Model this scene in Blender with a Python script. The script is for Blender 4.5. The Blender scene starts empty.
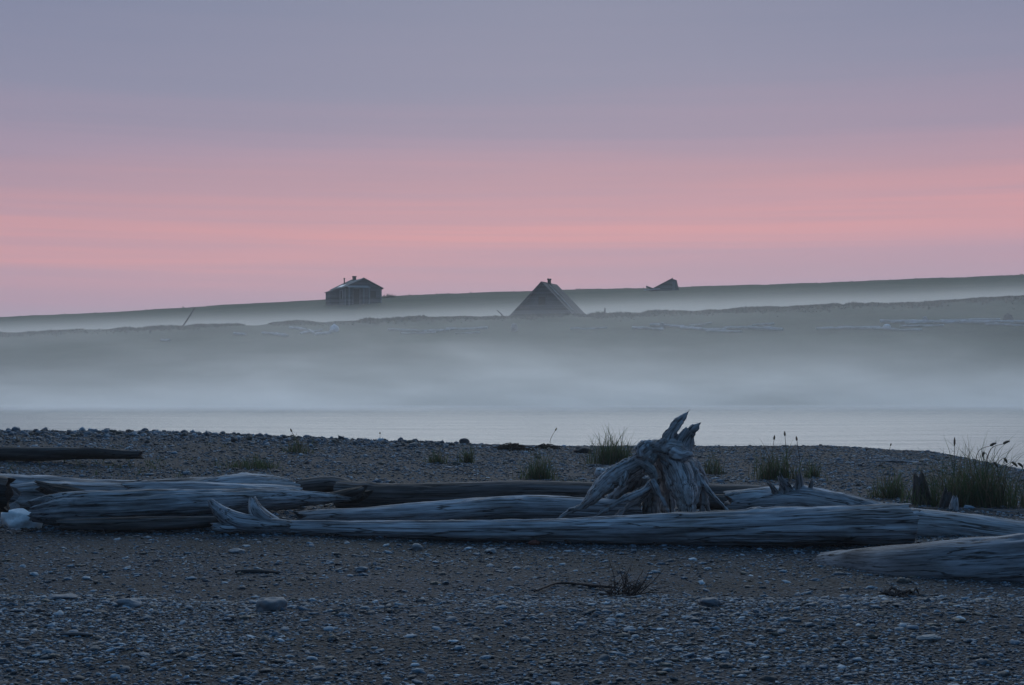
import bpy, math, random
import numpy as np
from mathutils import Vector, Matrix

SC = bpy.context.scene
COL = SC.collection
rng = np.random.default_rng(11)
random.seed(5)
R = math.radians

# ------------------------------------------------------------------ camera maths
F = 1422.0
W, H = 1024, 685
PITCH = math.atan(24.5 / F)
CAM = Vector((0, 0, 2.7))


def ray(px, py):
    u = (px - W / 2) / F
    v = -(py - H / 2) / F
    return Vector((u, math.cos(PITCH) - v * math.sin(PITCH), math.sin(PITCH) + v * math.cos(PITCH)))


def at(px, py, Y):
    d = ray(px, py)
    return CAM + d * (Y / d.y)


def srgb(r, g, b):
    def f(c):
        c /= 255.0
        return c / 12.92 if c <= 0.04045 else ((c + 0.055) / 1.055) ** 2.4
    return (f(r), f(g), f(b), 1.0)


# ------------------------------------------------------------------ numpy noise
_P = np.random.default_rng(3).random((64, 64, 64))


def vnoise(x, y, z=0.0):
    x, y, z = np.broadcast_arrays(np.asarray(x, float), np.asarray(y, float), np.asarray(z, float))
    xi, yi, zi = np.floor(x).astype(int), np.floor(y).astype(int), np.floor(z).astype(int)
    fx, fy, fz = x - xi, y - yi, z - zi
    fx, fy, fz = [t * t * (3 - 2 * t) for t in (fx, fy, fz)]
    o = 0
    for a in (0, 1):
        wx = fx if a else 1 - fx
        for b in (0, 1):
            wy = fy if b else 1 - fy
            for c in (0, 1):
                wz = fz if c else 1 - fz
                o = o + wx * wy * wz * _P[(xi + a) % 64, (yi + b) % 64, (zi + c) % 64]
    return o * 2 - 1


def fbm(x, y, z=0.0, n=4):
    o, a = 0, 1.0
    for k in range(n):
        s = 2.03 ** k
        o = o + a * vnoise(np.asarray(x) * s + 7.3 * k, np.asarray(y) * s + 3.1 * k, np.asarray(z) * s + 1.7 * k)
        a *= 0.5
    return o / 1.9


def sstep(a, b, t):
    t = np.clip((np.asarray(t, float) - a) / (b - a), 0, 1)
    return t * t * (3 - 2 * t)


# ------------------------------------------------------------------ ground heights
def beach_base(X, Y):
    X = np.asarray(X, float); Y = np.asarray(Y, float)
    crest = np.interp(X, [-12, -9.7, -6, -3.6, -1.2, 1, 6, 8, 9.2, 10.5, 13, 17],
                      [1.62, 1.60, 1.56, 1.46, 1.30, 1.2, 1.19, 1.08, 0.84, 0.45, -0.1, -0.6])
    yc = np.interp(X, [-10, -4, 1, 20], [24.5, 25, 27, 27])
    near = 1.2 + 0.05 * sstep(9.6, 8.2, Y) - 0.03 * sstep(8, 6, Y)
    t = sstep(14.0, 24.0, Y)
    z = near * (1 - t) + crest * t
    over = np.clip(Y - yc, 0, None)
    z = z - 0.012 * over ** 2 - 0.06 * over
    z = np.maximum(z, -1.6)
    return z


def beach(X, Y):
    X = np.asarray(X, float); Y = np.asarray(Y, float)
    z = beach_base(X, Y)
    z = z + 0.035 * fbm(X * 0.35, Y * 0.6, 0.3, 3) + 0.012 * fbm(X * 2.2, Y * 3.0, 5.0, 3)
    # low scalloped step where the finer sand meets the pebbles
    z = z + 0.018 * sstep(9.15, 8.95, Y + 0.25 * fbm(X * 0.8, 0.0, 2.0, 2)) * sstep(8.0, 8.7, Y)
    # gravel drifted up along the foot of the logs
    drift = 0.45 + 1.3 * np.clip(fbm(X * 1.3, 3.0, 1.0, 3), -0.3, 1)
    z = z + 0.055 * drift * sstep(3.5, 2.9, X) * np.exp(-((Y - np.interp(X, [-6, -2.2, 3.5], [12.75, 12.75, 11.75])) / 0.22) ** 2)
    return z


LIPX = [-250, 0, 100, 200, 300, 400, 500, 600, 700, 850, 1024, 1300]
LIPY = [340, 334, 330, 326, 323, 319, 316, 314, 311, 305, 298, 290]
RDX = [-250, 0, 100, 200, 325, 400, 500, 600, 700, 800, 900, 1024, 1300]
RDY = [331, 320.5, 316, 309.5, 303, 298.5, 295, 292, 289.3, 286, 282, 277.5, 268]


def land(X, Y):
    X = np.asarray(X, float); Y = np.asarray(Y, float)
    pl = X * F / 138 + 512
    pr = X * F / 225 + 512
    zl = 2.7 + (367 - np.interp(pl, LIPX, LIPY)) * 138 / F
    zr = 2.7 + (367 - np.interp(pr, RDX, RDY)) * 225 / F
    ys = 101 + 2.0 * fbm(X * 0.03, 0.0, 9.0, 2)
    t = np.clip((Y - ys) / (138 - ys), 0, 1)
    z1 = zl * (0.7 * t + 0.3 * t * t * (3 - 2 * t))
    s = np.clip((Y - 138) / 87, 0, 1)
    z2 = zl + (zr - zl) * (s * s * (3 - 2 * s)) - 2.0 * (np.exp(-((s - 0.27) / 0.16) ** 2) - 0.057)
    z3 = zr - np.clip(Y - 225, 0, None) * 0.035
    z = np.where(Y < ys, -(ys - Y) * 0.1, np.where(Y < 138, z1, np.where(Y < 225, z2, z3)))
    z = np.maximum(z, -1.8)
    amp = sstep(0.2, 1.5, z)
    z = z + amp * np.exp(-((Y - 137) / 4.0) ** 2) * 0.22 * fbm(X * 0.33, Y * 0.25, 7.0, 4)
    z = z + amp * (0.22 * fbm(X * 0.10, Y * 0.10, 1.0, 3) + 0.12 * fbm(X * 0.7, Y * 0.7, 4.0, 3))
    return z


def hit(fn, px, py, y0, y1, n=3000):
    d = ray(px, py)
    ys = np.linspace(y0, y1, n)
    s = ys / d.y
    g = fn(CAM.x + d.x * s, ys) - (CAM.z + d.z * s)
    k = np.nonzero(g >= 0)[0]
    k = k[0] if len(k) else int(np.argmax(g))
    return CAM + d * float(s[k])


def bhit(px, py):
    return hit(beach, px, py, 4.0, 30.0)


def lhit(px, py, y0=100, y1=230):
    return hit(land, px, py, y0, y1)


def bz(x, y):
    return float(beach(x, y))


def lz(x, y):
    return float(land(x, y))


# ------------------------------------------------------------------ object helpers
def link(name, me, mat=None, parent=None, smooth=False):
    o = bpy.data.objects.new(name, me)
    COL.objects.link(o)
    if mat is not None:
        me.materials.append(mat)
    if parent is not None:
        o.parent = parent
    if smooth:
        me.polygons.foreach_set('use_smooth', [True] * len(me.polygons))
    return o


def np_mesh(name, V, T, attrs=None, colors=None):
    """triangles (n,3) or quads (n,4) from arrays"""
    me = bpy.data.meshes.new(name)
    V = np.asarray(V, np.float32); T = np.asarray(T, np.int32)
    k = T.shape[1]
    me.vertices.add(len(V)); me.vertices.foreach_set('co', V.ravel())
    me.loops.add(T.size); me.loops.foreach_set('vertex_index', T.ravel())
    me.polygons.add(len(T)); me.polygons.foreach_set('loop_start', np.arange(0, T.size, k, dtype=np.int32))
    me.update(calc_edges=True)
    for n, a in (attrs or {}).items():
        at_ = me.attributes.new(n, 'FLOAT_VECTOR', 'POINT'); at_.data.foreach_set('vector', np.asarray(a, np.float32).ravel())
    for n, a in (colors or {}).items():
        a = np.asarray(a, np.float32)
        a = np.concatenate([a, np.ones((len(a), 1), np.float32)], 1)
        at_ = me.color_attributes.new(n, 'FLOAT_COLOR', 'POINT'); at_.data.foreach_set('color', a.ravel())
    return me


class MB:
    """collects polygons for one mesh"""
    def __init__(s):
        s.v, s.f = [], []

    def add(s, vs, fs):
        b = len(s.v)
        s.v += [tuple(v) for v in vs]
        s.f += [tuple(b + i for i in f) for f in fs]

    def hexa(s, b, t):
        s.add(list(b) + list(t), [(3, 2, 1, 0), (4, 5, 6, 7), (0, 1, 5, 4), (1, 2, 6, 5), (2, 3, 7, 6), (3, 0, 4, 7)])

    def box(s, x0, x1, y0, y1, z0, z1):
        s.hexa([(x0, y0, z0), (x1, y0, z0), (x1, y1, z0), (x0, y1, z0)],
               [(x0, y0, z1), (x1, y0, z1), (x1, y1, z1), (x0, y1, z1)])

    def bar(s, a, b, w, h=None, up=(0, 0, 1)):
        a = Vector(a); b = Vector(b); h = h or w
        d = (b - a).normalized(); u = Vector(up)
        if abs(d.dot(u)) > 0.98:
            u = Vector((0, 1, 0))
        r = d.cross(u).normalized(); u = r.cross(d).normalized()
        q = [r * (-w / 2) - u * (h / 2), r * (w / 2) - u * (h / 2), r * (w / 2) + u * (h / 2), r * (-w / 2) + u * (h / 2)]
        s.hexa([a + k for k in q], [b + k for k in q])

    def tube(s, pts, rad, n=8):
        V, Fc = tube_arrays([Vector(p) for p in pts], rad, n)
        s.add(V, Fc)

    def build(s, name, mat, parent=None, smooth=False):
        me = bpy.data.meshes.new(name)
        me.from_pydata(s.v, [], s.f); me.update()
        return link(name, me, mat, parent, smooth)


def frames(P):
    P = [Vector(p) for p in P]
    T = []
    for i in range(len(P)):
        a = P[max(i - 1, 0)]; b = P[min(i + 1, len(P) - 1)]
        d = b - a
        T.append(d.normalized() if d.length > 1e-9 else Vector((1, 0, 0)))
    u = Vector((0, 0, 1)) if abs(T[0].z) < 0.9 else Vector((0, 1, 0))
    out = []
    for t in T:
        r = t.cross(u).normalized(); u = r.cross(t).normalized()
        out.append((t, r, u))
    return P, out


def tube_arrays(pts, rad, n=8):
    P, fr = frames(pts)
    if not hasattr(rad, '__len__'):
        rad = [rad] * len(P)
    V, Fc = [], []
    for p, (t, r, u), q in zip(P, fr, rad):
        for k in range(n):
            a = 2 * math.pi * k / n
            V.append(tuple(p + (r * math.cos(a) + u * math.sin(a)) * q))
    for i in range(len(P) - 1):
        for k in range(n):
            Fc.append((i * n + k, i * n + (k + 1) % n, (i + 1) * n + (k + 1) % n, (i + 1) * n + k))
    Fc.append(tuple(range(n))[::-1]); Fc.append(tuple((len(P) - 1) * n + k for k in range(n)))
    return V, Fc


def tag(o, label=None, cat=None, group=None, kind=None):
    if label: o['label'] = label
    if cat: o['category'] = cat
    if group: o['group'] = group
    if kind: o['kind'] = kind
    return o


def empty(name, loc, label, cat, rz=0.0, group=None):
    o = bpy.data.objects.new(name, None)
    COL.objects.link(o)
    o.location = loc; o.rotation_euler = (0, 0, rz); o.empty_display_size = 0.2
    return tag(o, label, cat, group)


# ------------------------------------------------------------------ materials
class NT:
    def __init__(s, name, world=False):
        if world:
            s.m = bpy.data.worlds.new(name)
        else:
            s.m = bpy.data.materials.new(name)
        s.m.use_nodes = True
        s.t = s.m.node_tree; s.t.nodes.clear()

    def n(s, typ, **kw):
        nd = s.t.nodes.new(typ)
        for k, v in kw.items():
            if k.startswith('i_'):
                nd.inputs[k[2:].replace('_', ' ')].default_value = v
            else:
                setattr(nd, k, v)
        return nd

    def l(s, a, b):
        s.t.links.new(a, b)

    def val(s, x, sock):
        if hasattr(x, 'is_output'):
            s.l(x, sock)
        else:
            sock.default_value = x

    def math(s, op, a, b=0.0, c=None, clamp=False):
        nd = s.n('ShaderNodeMath', operation=op, use_clamp=clamp)
        s.val(a, nd.inputs[0]); s.val(b, nd.inputs[1])
        if c is not None: s.val(c, nd.inputs[2])
        return nd.outputs[0]

    def maprange(s, x, a, b, c=0.0, d=1.0, smooth=True):
        nd = s.n('ShaderNodeMapRange', interpolation_type='SMOOTHSTEP' if smooth else 'LINEAR')
        s.l(x, nd.inputs['Value'])
        for k, v in zip(('From Min', 'From Max', 'To Min', 'To Max'), (a, b, c, d)):
            nd.inputs[k].default_value = v
        return nd.outputs[0]

    def ramp(s, fac, stops, interp='LINEAR'):
        nd = s.n('ShaderNodeValToRGB')
        r = nd.color_ramp; r.interpolation = interp
        while len(r.elements) < len(stops): r.elements.new(0.5)
        for e, (p, c) in zip(r.elements, stops):
            e.position = p; e.color = c if len(c) == 4 else (*c, 1)
        s.l(fac, nd.inputs[0])
        return nd.outputs[0]

    def noise(s, vec, scale, detail=4, rough=0.55, dist=0.0):
        nd = s.n('ShaderNodeTexNoise', i_Scale=scale, i_Detail=detail, i_Roughness=rough, i_Distortion=dist)
        if vec is not None: s.l(vec, nd.inputs['Vector'])
        return nd.outputs['Fac']

    def mix(s, fac, a, b, mode='MIX'):
        nd = s.n('ShaderNodeMix', data_type='RGBA', blend_type=mode)
        s.val(fac, nd.inputs[0]); s.val(a, nd.inputs[6]); s.val(b, nd.inputs[7])
        return nd.outputs[2]

    def mapping(s, vec, scale=(1, 1, 1), loc=(0, 0, 0)):
        nd = s.n('ShaderNodeMapping')
        nd.inputs['Scale'].default_value = scale; nd.inputs['Location'].default_value = loc
        s.l(vec, nd.inputs['Vector'])
        return nd.outputs[0]

    def bsdf(s, color, rough=0.85, spec=0.3, bump=None, bump_d=0.01, bump_s=1.0):
        b = s.n('ShaderNodeBsdfPrincipled')
        s.val(color, b.inputs['Base Color']); s.val(rough, b.inputs['Roughness'])
        b.inputs['Specular IOR Level'].default_value = spec
        if bump is not None:
            bn = s.n('ShaderNodeBump', i_Strength=bump_s, i_Distance=bump_d)
            s.l(bump, bn.inputs['Height']); s.l(bn.outputs[0], b.inputs['Normal'])
        o = s.n('ShaderNodeOutputMaterial'); s.l(b.outputs[0], o.inputs['Surface'])
        return b


def wood_mat(name, dark, mid, pale, wet=0.0):
    s = NT(name)
    g = s.n('ShaderNodeAttribute', attribute_name='grain').outputs['Vector']
    oi = s.n('ShaderNodeObjectInfo')
    rnd = s.n('ShaderNodeVectorMath', operation='MULTIPLY')
    cb = s.n('ShaderNodeCombineXYZ'); s.l(oi.outputs['Random'], cb.inputs[0]); s.l(oi.outputs['Random'], cb.inputs[1])
    s.l(cb.outputs[0], rnd.inputs[0]); rnd.inputs[1].default_value = (37, 19, 0)
    va = s.n('ShaderNodeVectorMath', operation='ADD'); s.l(g, va.inputs[0]); s.l(rnd.outputs[0], va.inputs[1])
    v = va.outputs[0]
    fine = s.noise(s.mapping(v, (1.2, 60, 60)), 1.0, 5, 0.65, 0.1)
    streak = s.noise(s.mapping(v, (0.6, 20, 20)), 1.0, 6, 0.68, 0.15)
    blot = s.noise(s.mapping(v, (1.6, 3, 3)), 1.0, 4, 0.6)
    c = s.ramp(streak, [(0.30, dark), (0.47, mid), (0.66, pale)])
    c2 = s.ramp(fine, [(0.34, (0.22, 0.20, 0.19)), (0.46, (0.95, 0.95, 0.95)), (0.75, (1.15, 1.15, 1.17))])
    c = s.mix(1.0, c, c2, 'MULTIPLY')
    c3 = s.ramp(blot, [(0.35, (0.55, 0.50, 0.45)), (0.58, (1, 1, 1))])
    c = s.mix(0.8, c, c3, 'MULTIPLY')
    cr = s.noise(s.mapping(v, (0.5, 11, 11), (3, 5, 7)), 1.0, 4, 0.55, 0.05)
    cr = s.math('ABSOLUTE', s.math('SUBTRACT', cr, 0.5))
    crack = s.ramp(cr, [(0.003, (0, 0, 0)), (0.014, (1, 1, 1))])
    c = s.mix(1.0, c, s.ramp(cr, [(0.003, (0.22, 0.20, 0.19)), (0.014, (1, 1, 1))]), 'MULTIPLY')
    hgt = s.math('ADD', s.math('MULTIPLY', fine, 0.5), s.math('MULTIPLY', crack, 0.8))
    s.bsdf(c, 0.82 - wet, 0.25, hgt, 0.012, 0.9)
    return s.m


M = {}
M['drift'] = wood_mat('weathered_driftwood', (0.06, 0.058, 0.06), (0.25, 0.255, 0.275), (0.45, 0.465, 0.495))
M['drift_grey'] = wood_mat('mid_grey_driftwood', (0.04, 0.038, 0.04), (0.15, 0.152, 0.165), (0.30, 0.31, 0.335))  # darker mid grey tone than the weathered driftwood
M['drift_brown'] = wood_mat('brown_driftwood', (0.03, 0.025, 0.023), (0.075, 0.064, 0.062), (0.16, 0.15, 0.155))
M['drift_dark'] = wood_mat('dark_driftwood', (0.018, 0.016, 0.016), (0.042, 0.038, 0.038), (0.10, 0.097, 0.10))
M['drift_white'] = wood_mat('sun_bleached_log', (0.25, 0.25, 0.26), (0.45, 0.45, 0.47), (0.65, 0.65, 0.67))
M['drift_pale'] = wood_mat('bleached_driftwood', (0.12, 0.118, 0.12), (0.30, 0.302, 0.32), (0.48, 0.488, 0.51))


def ground_mat():
    s = NT('gravel_ground')
    p = s.n('ShaderNodeNewGeometry').outputs['Position']
    vo = s.n('ShaderNodeTexVoronoi', i_Scale=55.0); s.l(p, vo.inputs['Vector'])
    vo2 = s.n('ShaderNodeTexVoronoi', i_Scale=24.0); s.l(p, vo2.inputs['Vector'])
    big = s.noise(s.mapping(p, (0.5, 1.2, 0.5)), 1.0, 5, 0.6)
    fine = s.noise(p, 120.0, 3, 0.6)
    c = s.ramp(vo.outputs['Color'], [(0.1, (0.010, 0.0112, 0.0130)), (0.55, (0.021, 0.0240, 0.0280)), (0.95, (0.072, 0.088, 0.108))])
    c2 = s.ramp(big, [(0.36, (0.80, 0.78, 0.72)), (0.62, (1.15, 1.15, 1.2))])
    c = s.mix(1.0, c, c2, 'MULTIPLY')
    h = s.math('SUBTRACT', s.math('MULTIPLY', fine, 0.25), s.math('ADD', vo.outputs['Distance'], vo2.outputs['Distance']))
    s.bsdf(c, 0.9, 0.2, h, 0.02, 0.8)
    return s.m


def tint_mat(name, rough=0.8, attr='tint', spec=0.3, bump_scale=None):
    s = NT(name)
    c = s.n('ShaderNodeAttribute', attribute_name=attr).outputs['Color']
    p = s.n('ShaderNodeNewGeometry').outputs['Position']
    n = s.noise(p, 90.0 if bump_scale is None else bump_scale, 4, 0.6)
    c = s.mix(1.0, c, s.ramp(n, [(0.3, (0.75, 0.74, 0.73)), (0.7, (1.15, 1.15, 1.15))]), 'MULTIPLY')
    s.bsdf(c, rough, spec, n, 0.003, 0.6)
    return s.m


def simple_mat(name, c1, c2, scale, rough=0.85, stretch=(1, 1, 1), bump_d=0.02, spec=0.25):
    s = NT(name)
    p = s.n('ShaderNodeTexCoord').outputs['Object']
    n = s.noise(s.mapping(p, stretch), scale, 5, 0.6)
    s.bsdf(s.ramp(n, [(0.3, c1), (0.7, c2)]), rough, spec, n, bump_d, 0.7)
    return s.m


def plank_mat(name, c1, c2, pitch=0.18, axis=2):
    s = NT(name)
    p = s.n('ShaderNodeTexCoord').outputs['Object']
    sp = s.n('ShaderNodeSeparateXYZ'); s.l(p, sp.inputs[0])
    z = s.math('DIVIDE', sp.outputs[axis], pitch)
    fr = s.math('FRACT', z); fl = s.math('FLOOR', z)
    wn = s.n('ShaderNodeTexWhiteNoise', noise_dimensions='1D'); s.l(fl, wn.inputs['W'])
    st = [(3, 3, 12), (3, 3, 12), (3, 3, 12)][0] if axis == 2 else (12, 3, 3)
    n = s.noise(s.mapping(p, st), 1.0, 5, 0.65)
    f = s.math('ADD', s.math('MULTIPLY', wn.outputs['Value'], 0.45), s.math('MULTIPLY', n, 0.6))
    c = s.ramp(f, [(0.2, c1), (0.8, c2)])
    gap = s.ramp(fr, [(0.0, (0.3, 0.3, 0.3)), (0.10, (1, 1, 1)), (0.95, (1, 1, 1)), (1.0, (0.35, 0.35, 0.35))])
    c = s.mix(1.0, c, gap, 'MULTIPLY')
    s.bsdf(c, 0.88, 0.2, s.math('ADD', s.math('MULTIPLY', gap, 1.0), n), 0.02, 0.7)
    return s.m


M['ground'] = ground_mat()
M['pebble'] = tint_mat('beach_pebble', 0.75, spec=0.35)
def grass_mat():
    s = NT('beach_grass_blade')
    c = s.n('ShaderNodeAttribute', attribute_name='tint').outputs['Color']
    d = s.n('ShaderNodeBsdfPrincipled'); s.l(c, d.inputs['Base Color']); d.inputs['Roughness'].default_value = 0.7
    d.inputs['Specular IOR Level'].default_value = 0.2
    t = s.n('ShaderNodeBsdfTranslucent'); s.l(c, t.inputs['Color'])
    mx = s.n('ShaderNodeMixShader', i_Fac=0.45); s.l(d.outputs[0], mx.inputs[1]); s.l(t.outputs[0], mx.inputs[2])
    o = s.n('ShaderNodeOutputMaterial'); s.l(mx.outputs[0], o.inputs['Surface'])
    return s.m


M['grass'] = grass_mat()
M['tundra'] = tint_mat('tundra_tuft', 0.85, spec=0.1, bump_scale=2)


def tundra_mat():
    s = NT('tundra_turf')
    p = s.n('ShaderNodeNewGeometry').outputs['Position']
    a = s.noise(s.mapping(p, (0.12, 0.2, 0.4)), 1.0, 5, 0.65)
    b = s.noise(p, 2.5, 4, 0.7)
    c = s.ramp(a, [(0.32, (0.030, 0.044, 0.024)), (0.52, (0.052, 0.066, 0.036)), (0.72, (0.080, 0.080, 0.056))])
    c = s.mix(1.0, c, s.ramp(b, [(0.3, (0.6, 0.6, 0.6)), (0.7, (1.25, 1.25, 1.2))]), 'MULTIPLY')
    s.bsdf(c, 0.95, 0.1, b, 0.15, 0.8)
    return s.m


def water_mat():
    s = NT('lagoon_water')
    p = s.n('ShaderNodeNewGeometry').outputs['Position']
    a = s.noise(s.mapping(p, (2.6, 4.2, 1)), 1.0, 5, 0.6)
    b = s.noise(s.mapping(p, (0.15, 0.5, 1)), 1.0, 3, 0.5)
    h = s.math('ADD', s.math('MULTIPLY', a, 0.15), s.math('MULTIPLY', b, 0.35))
    bs = s.bsdf((0.060, 0.100, 0.125, 1), 0.40, 0.5, h, 1.0, 1.0)
    bs.inputs['IOR'].default_value = 1.333
    return s.m


M['turf'] = tundra_mat()
M['water'] = water_mat()
M['boards'] = plank_mat('weathered_boards', (0.035, 0.037, 0.04), (0.135, 0.142, 0.15))
M['boards_pale'] = plank_mat('paler_boards', (0.16, 0.16, 0.168), (0.32, 0.325, 0.33), 0.16)
M['roof'] = plank_mat('old_roof_boards', (0.06, 0.072, 0.075), (0.17, 0.19, 0.195), 0.25, 0)
M['roof_dark'] = plank_mat('dark_roof_boards', (0.035, 0.036, 0.036), (0.09, 0.09, 0.09), 0.3, 0)
M['sod'] = simple_mat('mossy_sod_roof', (0.03, 0.032, 0.03), (0.095, 0.09, 0.09), 3.0, bump_d=0.08)
M['brick'] = simple_mat('sooty_brick', (0.03, 0.025, 0.025), (0.07, 0.05, 0.045), 6.0)
M['rust'] = simple_mat('rusty_pipe', (0.03, 0.022, 0.02), (0.06, 0.04, 0.035), 8.0)
M['hole'] = simple_mat('dark_window_opening', (0.006, 0.006, 0.007), (0.012, 0.012, 0.014), 4.0)
M['tin'] = simple_mat('pale_tin_sheet', (0.55, 0.57, 0.6), (0.75, 0.77, 0.8), 2.0, 0.45)
M['pole'] = simple_mat('grey_pole_wood', (0.05, 0.045, 0.042), (0.11, 0.10, 0.10), 5.0)
M['seaweed'] = simple_mat('dried_seaweed', (0.02, 0.014, 0.010), (0.055, 0.038, 0.028), 30.0)
M['twig'] = simple_mat('dead_twig', (0.028, 0.020, 0.018), (0.075, 0.053, 0.046), 30.0)
M['whiterock'] = simple_mat('white_rock', (0.50, 0.51, 0.52), (0.72, 0.73, 0.75), 9.0, 0.7)


# ------------------------------------------------------------------ world
def build_world():
    s = NT('World', world=True)
    SC.world = s.m
    tc = s.n('ShaderNodeTexCoord')
    sp = s.n('ShaderNodeSeparateXYZ'); s.l(tc.outputs['Generated'], sp.inputs[0])
    x, y, z = sp.outputs
    # stratus streaks: bands of cloud wobble slowly along the horizon
    wob = s.noise(s.mapping(tc.outputs['Generated'], (1.6, 1.6, 16)), 1.0, 4, 0.55)
    wob2 = s.noise(s.mapping(tc.outputs['Generated'], (2.2, 2.2, 95)), 1.0, 4, 0.6)
    e = s.math('ADD', z, s.math('MULTIPLY', s.math('SUBTRACT', wob, 0.5), 0.040))
    e = s.math('ADD', e, s.math('MULTIPLY', s.math('SUBTRACT', wob2, 0.5), 0.028))
    e = s.math('SUBTRACT', e, s.math('MULTIPLY', x, 0.028))
    k = lambda c: srgb(*c)
    pos = s.math('MULTIPLY', e, 2.0)            # 0..0.5 -> 0..1
    glow = s.ramp(pos, [(p_, k(c_)) for p_, c_ in SKY])
    streak = s.noise(s.mapping(tc.outputs['Generated'], (1.3, 1.3, 62), (0, 0, 0.31)), 1.0, 5, 0.6, 0.3)
    streak = s.math('MULTIPLY', s.maprange(streak, 0.40, 0.66), s.maprange(z, 0.20, 0.12, 0.0, 0.45))
    glow = s.mix(streak, glow, k((172, 144, 164)))
    # away from the glow the low sky is plain blue grey dusk
    back = s.ramp(pos, [(0.0, k(BACK[0])), (0.3, k(BACK[1])), (0.95, k(BACK[2]))])
    side = s.maprange(y, -0.55, 0.40)
    low = s.mix(side, back, glow)
    low = s.mix(s.maprange(z, 0.50, 0.85), low, k(ZENITH))
    sky = s.n('ShaderNodeTexSky', sky_type='NISHITA', sun_disc=False)
    sky.sun_elevation = R(27); sky.sun_rotation = R(GLOW_AZ)
    sky.altitude = 0; sky.air_density = 1.0; sky.dust_density = 2.0
    add = s.mix(0.002, low, sky.outputs[0], 'ADD')
    under = s.maprange(z, -0.03, 0.0)
    c = s.mix(under, (0.03, 0.035, 0.045, 1), add)
    b = s.n('ShaderNodeBackground', i_Strength=1.0); s.l(c, b.inputs['Color'])
    o = s.n('ShaderNodeOutputWorld'); s.l(b.outputs[0], o.inputs['Surface'])


GLOW_AZ = 2.0        # degrees clockwise from +Y
SKY = [(0.0, (150, 145, 163)), (0.065, (158, 146, 167)), (0.11, (176, 147, 168)), (0.152, (198, 149, 162)), (0.192, (214, 150, 155)),
       (0.245, (190, 145, 157)), (0.315, (155, 138, 160)), (0.40, (135, 134, 159)), (0.51, (122, 128, 155)), (0.66, (165, 186, 208)), (0.80, (190, 212, 232)), (1.0, (190, 212, 234))]
ZENITH = (84, 138, 190)
BACK = [(58, 82, 110), (62, 92, 126), (74, 112, 152)]
build_world()
su = bpy.data.lights.new('Sun', 'SUN'); su.energy = 1.08; su.angle = R(48); su.color = (0.92, 0.975, 1.0)  # soft lamp for bright sky above the frame, added to light mist and water
so = bpy.data.objects.new('Sun', su); COL.objects.link(so)
az, el = R(GLOW_AZ), R(27)
to_glow = Vector((math.sin(az) * math.cos(el), math.cos(az) * math.cos(el), math.sin(el)))
so.rotation_euler = to_glow.to_track_quat('Z', 'Y').to_euler()
so['kind'] = 'structure'

cam = bpy.data.cameras.new('Camera'); co = bpy.data.objects.new('Camera', cam); COL.objects.link(co)
cam.sensor_width = 36; cam.lens = F * 36 / W; cam.clip_start = 0.1; cam.clip_end = 3000
co.location = CAM; co.rotation_euler = (math.pi / 2 + PITCH, 0, 0)
SC.camera = co


# ------------------------------------------------------------------ setting
def grid(name, xs, ys, fn, mat):
    XX, YY = np.meshgrid(xs, ys)
    ZZ = fn(XX, YY)
    V = np.stack([XX.ravel(), YY.ravel(), ZZ.ravel()], 1)
    nx, ny = len(xs), len(ys)
    i = (np.arange(ny - 1)[:, None] * nx + np.arange(nx - 1)[None]).ravel()
    T = np.stack([i, i + 1, i + nx + 1, i + nx], 1)
    o = link(name, np_mesh(name, V, T), mat, smooth=True)
    return tag(o, kind='structure')


xs = np.concatenate([np.linspace(-90, -12, 30)[:-1], np.linspace(-12, 12, 300), np.linspace(12, 60, 24)[1:]])
ys = np.concatenate([np.linspace(-60, 5, 30)[:-1], np.linspace(5, 29, 420), np.linspace(29, 48, 20)[1:]])
grid('gravel_beach', xs, ys, beach, M['ground'])
grid('far_tundra', np.linspace(-300, 300, 400), np.concatenate([np.linspace(84, 236, 200), np.linspace(240, 420, 30)]), land, M['turf'])
w = MB(); w.add([(-300, -58, 0), (300, -58, 0), (300, 112, 0), (-300, 112, 0)], [(0, 1, 2, 3)])
tag(w.build('water', M['water']), kind='structure')

# ------------------------------------------------------------------ pebbles
def ico(level):
    t = (1 + 5 ** 0.5) / 2
    V = [(-1, t, 0), (1, t, 0), (-1, -t, 0), (1, -t, 0), (0, -1, t), (0, 1, t), (0, -1, -t), (0, 1, -t), (t, 0, -1), (t, 0, 1), (-t, 0, -1), (-t, 0, 1)]
    T = [(0, 11, 5), (0, 5, 1), (0, 1, 7), (0, 7, 10), (0, 10, 11), (1, 5, 9), (5, 11, 4), (11, 10, 2), (10, 7, 6), (7, 1, 8),
         (3, 9, 4), (3, 4, 2), (3, 2, 6), (3, 6, 8), (3, 8, 9), (4, 9, 5), (2, 4, 11), (6, 2, 10), (8, 6, 7), (9, 8, 1)]
    V = [Vector(v).normalized() for v in V]
    for _ in range(level):
        mid, T2 = {}, []
        def m(a, b):
            k = (min(a, b), max(a, b))
            if k not in mid:
                V.append(((V[a] + V[b]) / 2).normalized()); mid[k] = len(V) - 1
            return mid[k]
        for a, b, c in T:
            ab, bc, ca = m(a, b), m(b, c), m(c, a)
            T2 += [(a, ab, ca), (b, bc, ab), (c, ca, bc), (ab, bc, ca)]
        T = T2
    return np.array([tuple(v) for v in V]), np.array(T)


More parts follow.
